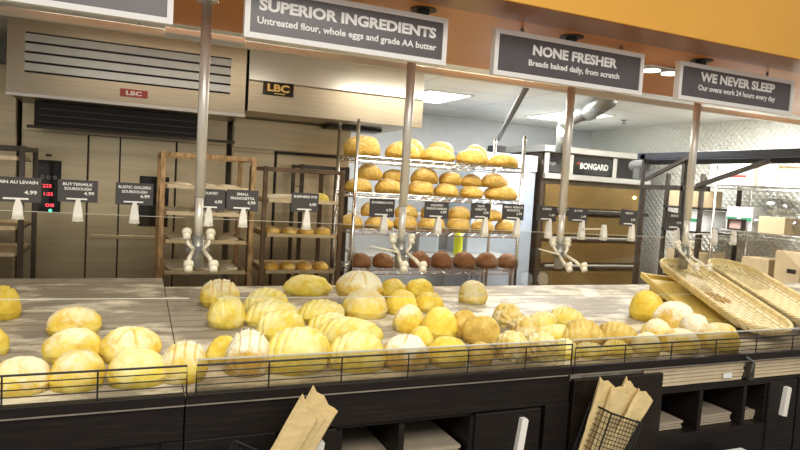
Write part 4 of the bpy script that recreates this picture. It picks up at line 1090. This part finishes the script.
rows = [
 (0, 0, 4.53, crust_rack, [(343, 133, 381, 155), (384, 138, 421, 157), (420, 142, 455, 158), (456, 143, 487, 160), (487, 147, 519, 162)], 'front row'),
 (0, 0.0, 4.76, crust_rack, [(398, 130, 425, 154), (425, 131, 455, 155), (461, 132, 489, 156)], 'back row'),
 (1, 0, 4.53, crust_rack, [(345, 176, 372, 191), (374, 176, 402, 192), (407, 177, 434, 193), (433, 180, 459, 194), (459, 182, 483, 195), (483, 182, 518, 197)], 'bottom layer'),
 (1, 0.098, 4.57, crust_rack, [(356, 164, 382, 181), (382, 166, 405, 179), (410, 165, 438, 182), (438, 170, 462, 184), (460, 172, 482, 185), (480, 171, 507, 186)], 'upper layer'),
 (2, 0, 4.53, crust_rack, [(338, 215, 363, 229), (364, 217, 393, 230), (393, 214, 417, 230), (417, 217, 445, 232), (446, 217, 470, 232), (470, 220, 494, 233), (494, 221, 517, 234)], 'bottom layer'),
 (2, 0.094, 4.57, crust_rack, [(360, 203, 382, 218), (394, 203, 418, 217), (420, 204, 444, 219), (447, 205, 471, 219), (482, 207, 503, 219)], 'upper layer'),
 (3, 0, 4.53, crust_brown, [(350, 249, 371, 264), (372, 250, 394, 265), (408, 251, 430, 268), (430, 252, 452, 269), (452, 253, 475, 270), (475, 255, 497, 271), (497, 257, 518, 272)], 'row'),
]
for ri, (sh, row, Y, crust, items, rn_) in enumerate(rows):
    for q, it in enumerate(items):
        rack_bread(*it, sh, row, Y, crust, '%s loaf, %s from left in the %s on the %s wire shelf' % ('brown' if crust is crust_brown else 'golden', pos_w[q], rn_, sh_words[sh]),
                   '%s loaves on the %s wire shelf' % (rn_, sh_words[sh]), ri*3+q*2)

# ================================================================== behind the rack
t = thing('work_table', 'steel work table behind the tall bread rack', 'table', (2.55, 5.6, 0))
obj('top', MB().span((1.95, 5.3, 0.90), (3.6, 5.95, 0.94), 0.004), steel_bright, t)
obj('overshelf', MB().span((1.95, 5.6, 1.30), (3.3, 5.95, 1.325), 0.003), steel_bright, t)
for x in (2.0, 3.25):
    obj('shelf_post', MB().cyl((x, 5.9, 0.94), (x, 5.9, 1.30), 0.014), steel_bright, t)
for x in (2.0, 3.55):
    for y in (5.35, 5.9): obj('leg', MB().cyl((x, y, 0), (x, y, 0.90), 0.02), steel_bright, t)
p = onY(458, 246, 5.45)
t = thing('spray_bottle', 'lime yellow bottle on the work table behind the bread rack', 'bottle', (p.x, 5.45, 0.94))
obj('body', MB().cyl((p.x, 5.45, 0.94), (p.x, 5.45, 1.14), 0.045, 16).cyl((p.x, 5.45, 1.14), (p.x, 5.45, 1.19), 0.045, 16, 0.018), lime_m, t, False)
obj('cap', MB().cyl((p.x, 5.45, 1.19), (p.x, 5.45, 1.22), 0.02, 12), white_pl, t)
for i, (px0, px1, lb) in enumerate(((418, 438, 'left'), (466, 486, 'right'))):
    a, b = onY(px0, 255, 5.62), onY(px1, 255, 5.62)
    t = thing('storage_bin', 'pale blue plastic bin on the work table, %s of the bottle' % lb, 'bin', ((a.x+b.x)/2, 5.7, 0.94), 'pale bins on the work table')
    obj('body', MB().span((a.x, 5.62, 0.94), (b.x, 5.85, 1.15), 0.01), bluegrey, t)
    obj('lid', MB().span((a.x-0.01, 5.61, 1.15), (b.x+0.01, 5.86, 1.175), 0.005), white_box, t)
# proofer cabinet
a, b = onY(462, 160, 5.6), onY(537, 152, 5.6)
t = thing('proofer_cabinet', 'blue-grey proofing cabinet between bread rack and deck oven', 'cabinet', ((a.x+b.x)/2, 5.9, 0))
xq0, xq1 = 3.40, 4.20
obj('body', MB().span((xq0, 5.97, 0), (xq1, 6.5, 2.02), 0.008), bluegrey, t)
obj('door', MB().span((xq0+0.05, 5.955, 0.1), (xq1-0.05, 5.97, 1.70), 0.004), bluegrey, t)
pp = onY(503, 141, 5.95)
obj('vent_cap', MB().span((pp.x-0.07, 5.99, 2.018), (pp.x+0.07, 6.15, 2.10)), black, t)
obj('corner_highlight', MB().span((xq1-0.10, 5.95, 1.84), (xq1, 5.97, 2.015), 0.004), white_box, t)  # white plate standing in for a highlight on the cabinet corner
# grey conduit and duct
a, b = onY(527, 95, 4.4), onY(498, 139, 5.9)
t = tag(obj('conduit_pipe', MB().tube([(a.x, 4.4, 2.545), (a.x, 4.42, 2.46), (b.x, 5.9, b.z+0.0), (b.x, 5.96, 2.15)], 0.026, 12), conduit_m, None, True), 'grey pipe slanting down from ceiling behind the bread rack', 'pipe')
a, b, c_ = onY(562, 145, 5.3), onY(565, 122, 5.3), onY(612, 102, 4.4)
t = thing('vent_duct', 'silver duct elbow dropping from ceiling toward the oven', 'duct', (a.x, 5.3, a.z))
obj('drop', MB().cyl((a.x, 5.3, 2.03), (a.x, 5.3, 2.30), 0.065, 20), duct_m, t, True)
obj('elbow', MB().tube([(a.x, 5.3, 2.28), (a.x+0.03, 5.27, 2.36), (a.x+0.12, 5.2, 2.42), (a.x+0.22, 5.1, 2.45)], 0.072, 18), duct_m, t, True)
obj('run', MB().tube([(a.x+0.18, 5.14, 2.44), (c_.x-0.0, 4.45, 2.46)], 0.082, 18), duct_m, t, True)
obj('collar', MB().cyl((a.x, 5.3, 2.17), (a.x, 5.3, 2.185), 0.069, 20), conduit_m, t)

# ================================================================== deck oven
DX0, DX1, DY = 4.30, 5.88, 6.0
t = thing('deck_oven', 'wide black and steel deck oven with lit window and white brand lettering', 'oven', (5.1, 6.3, 0))
obj('body', MB().span((DX0, DY, 0.0), (DX1, 7.2, 2.08)), plain('oven_dark', (0.10, 0.075, 0.05), 0.35, 0.6, 0.2), t)
obj('hood_top', MB().span((DX0-0.05, DY-0.10, 2.08), (DX1+0.05, 7.2, 2.15), 0.005), steel_bright, t)
obj('fascia', MB().span((DX0+0.03, DY-0.03, 1.85), (DX1-0.03, DY, 2.06), 0.003), black_gloss, t)
for xx in (DX0, onY(575, 165, DY).x-0.12, onY(609, 168, DY).x+0.02, DX1-0.06):
    obj('mullion', MB().span((xx, DY-0.045, 1.84), (xx+0.06, DY-0.03, 2.07)), steel_bright, t)
obj('handrail', MB().span((DX0, DY-0.07, 1.775), (DX1, DY-0.02, 1.84), 0.005), steel_bright, t)
pc = onY(593, 166, DY-0.03)
lettering('brand_lettering', 'BONGARD', (pc.x+0.02, DY-0.032, 1.952), tag_white, t, 0.42, 0.075, 0.04)
pc2 = onY(549, 162, DY-0.03)
lettering('model_lettering', 'Omega', (pc2.x, DY-0.032, 1.952), led_text, t, 0.20, 0.06, 0.01)
obj('brand_mark', MB().prism([(pc.x-0.25, DY-0.031, 1.965), (pc.x-0.205, DY-0.031, 2.01), (pc.x-0.205, DY-0.031, 1.965)], (0, -0.002, 0)), red_m, t)
dk = plain('oven_pane', (0.30, 0.20, 0.075), 0.2, 0.6, 0.2, 3)  # gold-brown: warm light behind the dark glass is put into the colour
for k, (z0, z1) in enumerate(((1.45, 1.715), (1.13, 1.36), (0.80, 1.04), (0.46, 0.70))):
    wn = obj('deck_door', MB().span((DX0+0.06, DY-0.02, z0), (DX1-0.05, DY, z1), 0.003), dk, t)
    obj('door_bar', MB().cyl((DX0+0.1, DY-0.06, z0-0.03), (DX1-0.1, DY-0.06, z0-0.03), 0.016, 10), steel_bright, wn)
    lp_ = onY(635, 193, DY-0.03)
    if k < 2: obj('oven_light', MB().ball((DX1-0.20, DY-0.03, z1-0.10), 0.018), oven_lamp, wn)
obj('sill', MB().span((DX0, DY-0.08, 1.39), (DX1, DY-0.001, 1.43), 0.004), dark_rack, t)

# ================================================================== steel loader frame, right wall shelves and boxes
t = thing('loader_rack', 'dark slate steel frame with diagonal braces before the quilted wall', 'rack', (4.6, 4.0, 0))
FX = 4.5
obj('top_beam', MB().span((FX, 2.75, 1.985), (FX+0.06, 4.74, 2.045), 0.003), slate_m, t)
obj('lower_rail', MB().span((FX+0.10, 2.75, 1.945), (FX+0.16, 4.74, 1.985)), black, t)
obj('far_beam', MB().span((FX+0.55, 2.75, 1.985), (FX+0.61, 4.74, 2.045)), slate_m, t)
for y in (4.66, 4.17):
    obj('post', MB().span((FX, y-0.012, 0), (FX+0.03, y+0.012, 1.99)), dark_rack, t)
obj('post', MB().span((FX+0.55, 4.62, 0), (FX+0.60, 4.70, 1.99)), dark_rack, t)
obj('cross_rail', MB().span((FX, 3.9, 1.70), (FX+0.04, 4.66, 1.745)), dark_rack, t)
obj('end_rail', MB().span((FX, 4.64, 1.985), (FX+0.6, 4.70, 2.035)), slate_m, t)
a, b = onX(645, 180, FX), onX(692, 156, FX); obj('brace', MB().bar(a, b, 0.03, 0.03), dark_rack, t)
a, b = onX(697, 186, FX), onX(772, 160, FX); obj('brace', MB().bar(a, b, 0.035, 0.035), dark_rack, t)
obj('hanger', MB().cyl((FX+0.03, 2.85, 2.04), (FX+0.03, 2.85, 2.395), 0.012).cyl((FX+0.58, 2.85, 2.04), (FX+0.58, 2.85, 2.395), 0.012), slate_m, t)
p = onX(632, 158, FX+0.2)
obj('motor', MB().cyl((FX+0.12, 4.74, 1.93), (FX+0.12, 4.90, 1.93), 0.06, 16).ball((FX+0.12, 4.9, 1.93), 0.055).span((FX+0.02, 4.72, 1.80), (FX+0.2, 4.80, 1.90)), conduit_m, t)

SX0, SX1, SY0, SY1 = 5.50, 6.02, 3.05, 4.66
wire_shelf_rack(SX0, SX1, SY0, SY1, 1.98, [1.795, 1.345, 0.90], 'wire storage shelves against the quilted wall', chrome, None, True, 0.04)
def carton(pxa, pya, pxb, pyb, X, dx, zbase, mat, label, grp=None, band=None, mark=None):
    a, b = onX(pxa, pya, X), onX(pxb, pyb, X)       # a = far top corner, b = near bottom corner on the X face
    y0, y1 = min(a.y, b.y), max(a.y, b.y); z1 = a.z
    t = thing('carton', label, 'box', (X+dx/2, (y0+y1)/2, zbase), grp)
    obj('body', MB().span((X, y0, zbase), (X+dx, y1, z1), 0.004), mat, t)
    if band:
        h = z1-zbase
        obj('printed_band', MB().span((X-0.0015, y0+0.005, zbase+h*0.42), (X, y0+(y1-y0)*0.42, zbase+h*0.56)).span((X-0.0015, y0+(y1-y0)*0.58, zbase+h*0.42), (X, y1-0.005, zbase+h*0.56)), band, t)
    if mark:
        h = z1-zbase
        obj('printed_mark', MB().span((X-0.0015, y0+(y1-y0)*0.15, zbase+h*0.35), (X, y0+(y1-y0)*0.5, zbase+h*0.48)), mark, t)
    obj('tape', MB().span((X+dx*0.2, (y0+y1)/2-0.02, z1-0.0005), (X+dx*0.8, (y0+y1)/2+0.02, z1+0.0012)), paper_pale, t)
    return t
T1, T2, T3 = 1.800, 1.350, 0.905
carton(711, 164, 753, 184, SX0+0.02, 0.35, T1, white_box, 'white box with small red print on the top storage shelf', 'boxes on the storage shelves', None, red_m)
carton(759, 165, 777, 183, SX0+0.02, 0.35, T1, cardboard, 'tan box between two white boxes on the top storage shelf', 'boxes on the storage shelves')
carton(779, 169, 806, 183, SX0+0.02, 0.35, T1, white_box, 'white box at the right end of the top storage shelf', 'boxes on the storage shelves')
carton(727.5, 206, 751, 231, SX0+0.10, 0.30, T2, white_box, 'white box right behind the shelf post on the middle storage shelf', 'boxes on the storage shelves', green_m)
carton(759, 216, 784, 233, SX0+0.02, 0.30, T2, cardboard, 'tan carton with crumpled plastic bags on it', 'boxes on the storage shelves')
carton(776, 250, 800, 272, SX0+0.02, 0.3, T3, cardboard, 'tan carton on the lowest storage shelf at the right edge', 'boxes on the storage shelves', None, black)
carton(742, 256, 768, 272, SX0+0.06, 0.3, T3, cardboard, 'tan carton on the lowest storage shelf, left one', 'boxes on the storage shelves')
# freestanding pile left of the shelves
t = thing('storage_rack', 'black slim rack holding boxes left of the wire storage shelves', 'rack', (5.6, 4.95, 0))
for y in (4.74, 5.2):
    for x in (5.40, 5.95): obj('post', MB().span((x-0.02, y-0.015, 0), (x+0.02, y+0.015, 1.9)), dark_rack, t)
for z in (1.30, 1.55, 0.8): obj('shelf', MB().span((5.38, 4.72, z-0.02), (5.97, 5.22, z)), dark_rack, t)
def simple_box(x0, x1, y0, y1, z0, z1, mat, label, band=None):
    t = thing('carton', label, 'box', ((x0+x1)/2, (y0+y1)/2, z0), 'boxes on the black rack')
    obj('body', MB().span((x0, y0, z0), (x1, y1, z1), 0.004), mat, t)
    if band:
        h = z1-z0
        obj('printed_band', MB().span((x0-0.0015, y0+0.01, z0+h*0.45), (x0, y1-0.01, z0+h*0.6)), band, t)
    obj('tape', MB().span((x0+0.05, (y0+y1)/2-0.02, z1-0.0005), (x1-0.05, (y0+y1)/2+0.02, z1+0.0012)), paper_pale, t)
simple_box(5.40, 5.75, 4.78, 5.16, 1.551, 1.73, cardboard, 'tan box on the upper shelf of the black rack')
simple_box(5.40, 5.80, 4.76, 5.02, 1.301, 1.52, white_box, 'white box with green band on the black rack', green_m)
simple_box(5.42, 5.85, 4.76, 5.16, 0.801, 1.08, cardboard, 'tan box on the low shelf of the black rack')
# plastic bread bags on the middle shelf
for i, (px, py, r) in enumerate(((757, 216, 0.10), (775, 207, 0.11), (790, 208, 0.10), (795, 222, 0.10))):
    q = onX(px, py, SX0+0.2); m = MB(); m.ball((0, 0, 0), r, 1, 1.2, 0.75, 18)
    for v_ in m.bm.verts:
        v_.co *= 1+0.22*noise.noise(v_.co*14+Vector((i*7, 0, 0)))
    zz = min(v_.co.z for v_ in m.bm.verts)
    base_z = T2+0.004
    for v_ in m.bm.verts: v_.co += Vector((SX0+0.2 if i != 1 else SX0+0.18, q.y, (base_z-zz) if i in (0, 3) else (onX(771, 216, SX0+0.02).z+0.004-zz)))
    t = tag(obj('plastic_bag', m, poly, None, True), 'crumpled clear plastic bread bag on the storage shelf, %s from left' % pos_w[i], 'plastic bag', 'plastic bags on the storage shelf')
p = onX(735, 225, SX0+0.02)
t = thing('wire_tray', 'small dark framed tray with red label on the middle storage shelf', 'tray', (SX0+0.05, p.y, T2))
obj('frame', MB().span((SX0+0.01, p.y-0.085, T2+0.004), (SX0+0.07, p.y+0.085, T2+0.018)).span((SX0+0.01, p.y-0.085, T2+0.10), (SX0+0.07, p.y+0.085, T2+0.115)).span((SX0+0.01, p.y-0.085, T2+0.018), (SX0+0.07, p.y-0.07, T2+0.10)).span((SX0+0.01, p.y+0.07, T2+0.018), (SX0+0.07, p.y+0.085, T2+0.10)), dark_rack, t)
obj('label_card', MB().span((SX0+0.03, p.y-0.07, T2+0.018), (SX0+0.035, p.y+0.07, T2+0.10)), plain('pinkish', (0.6, 0.42, 0.38), 0.6), t)
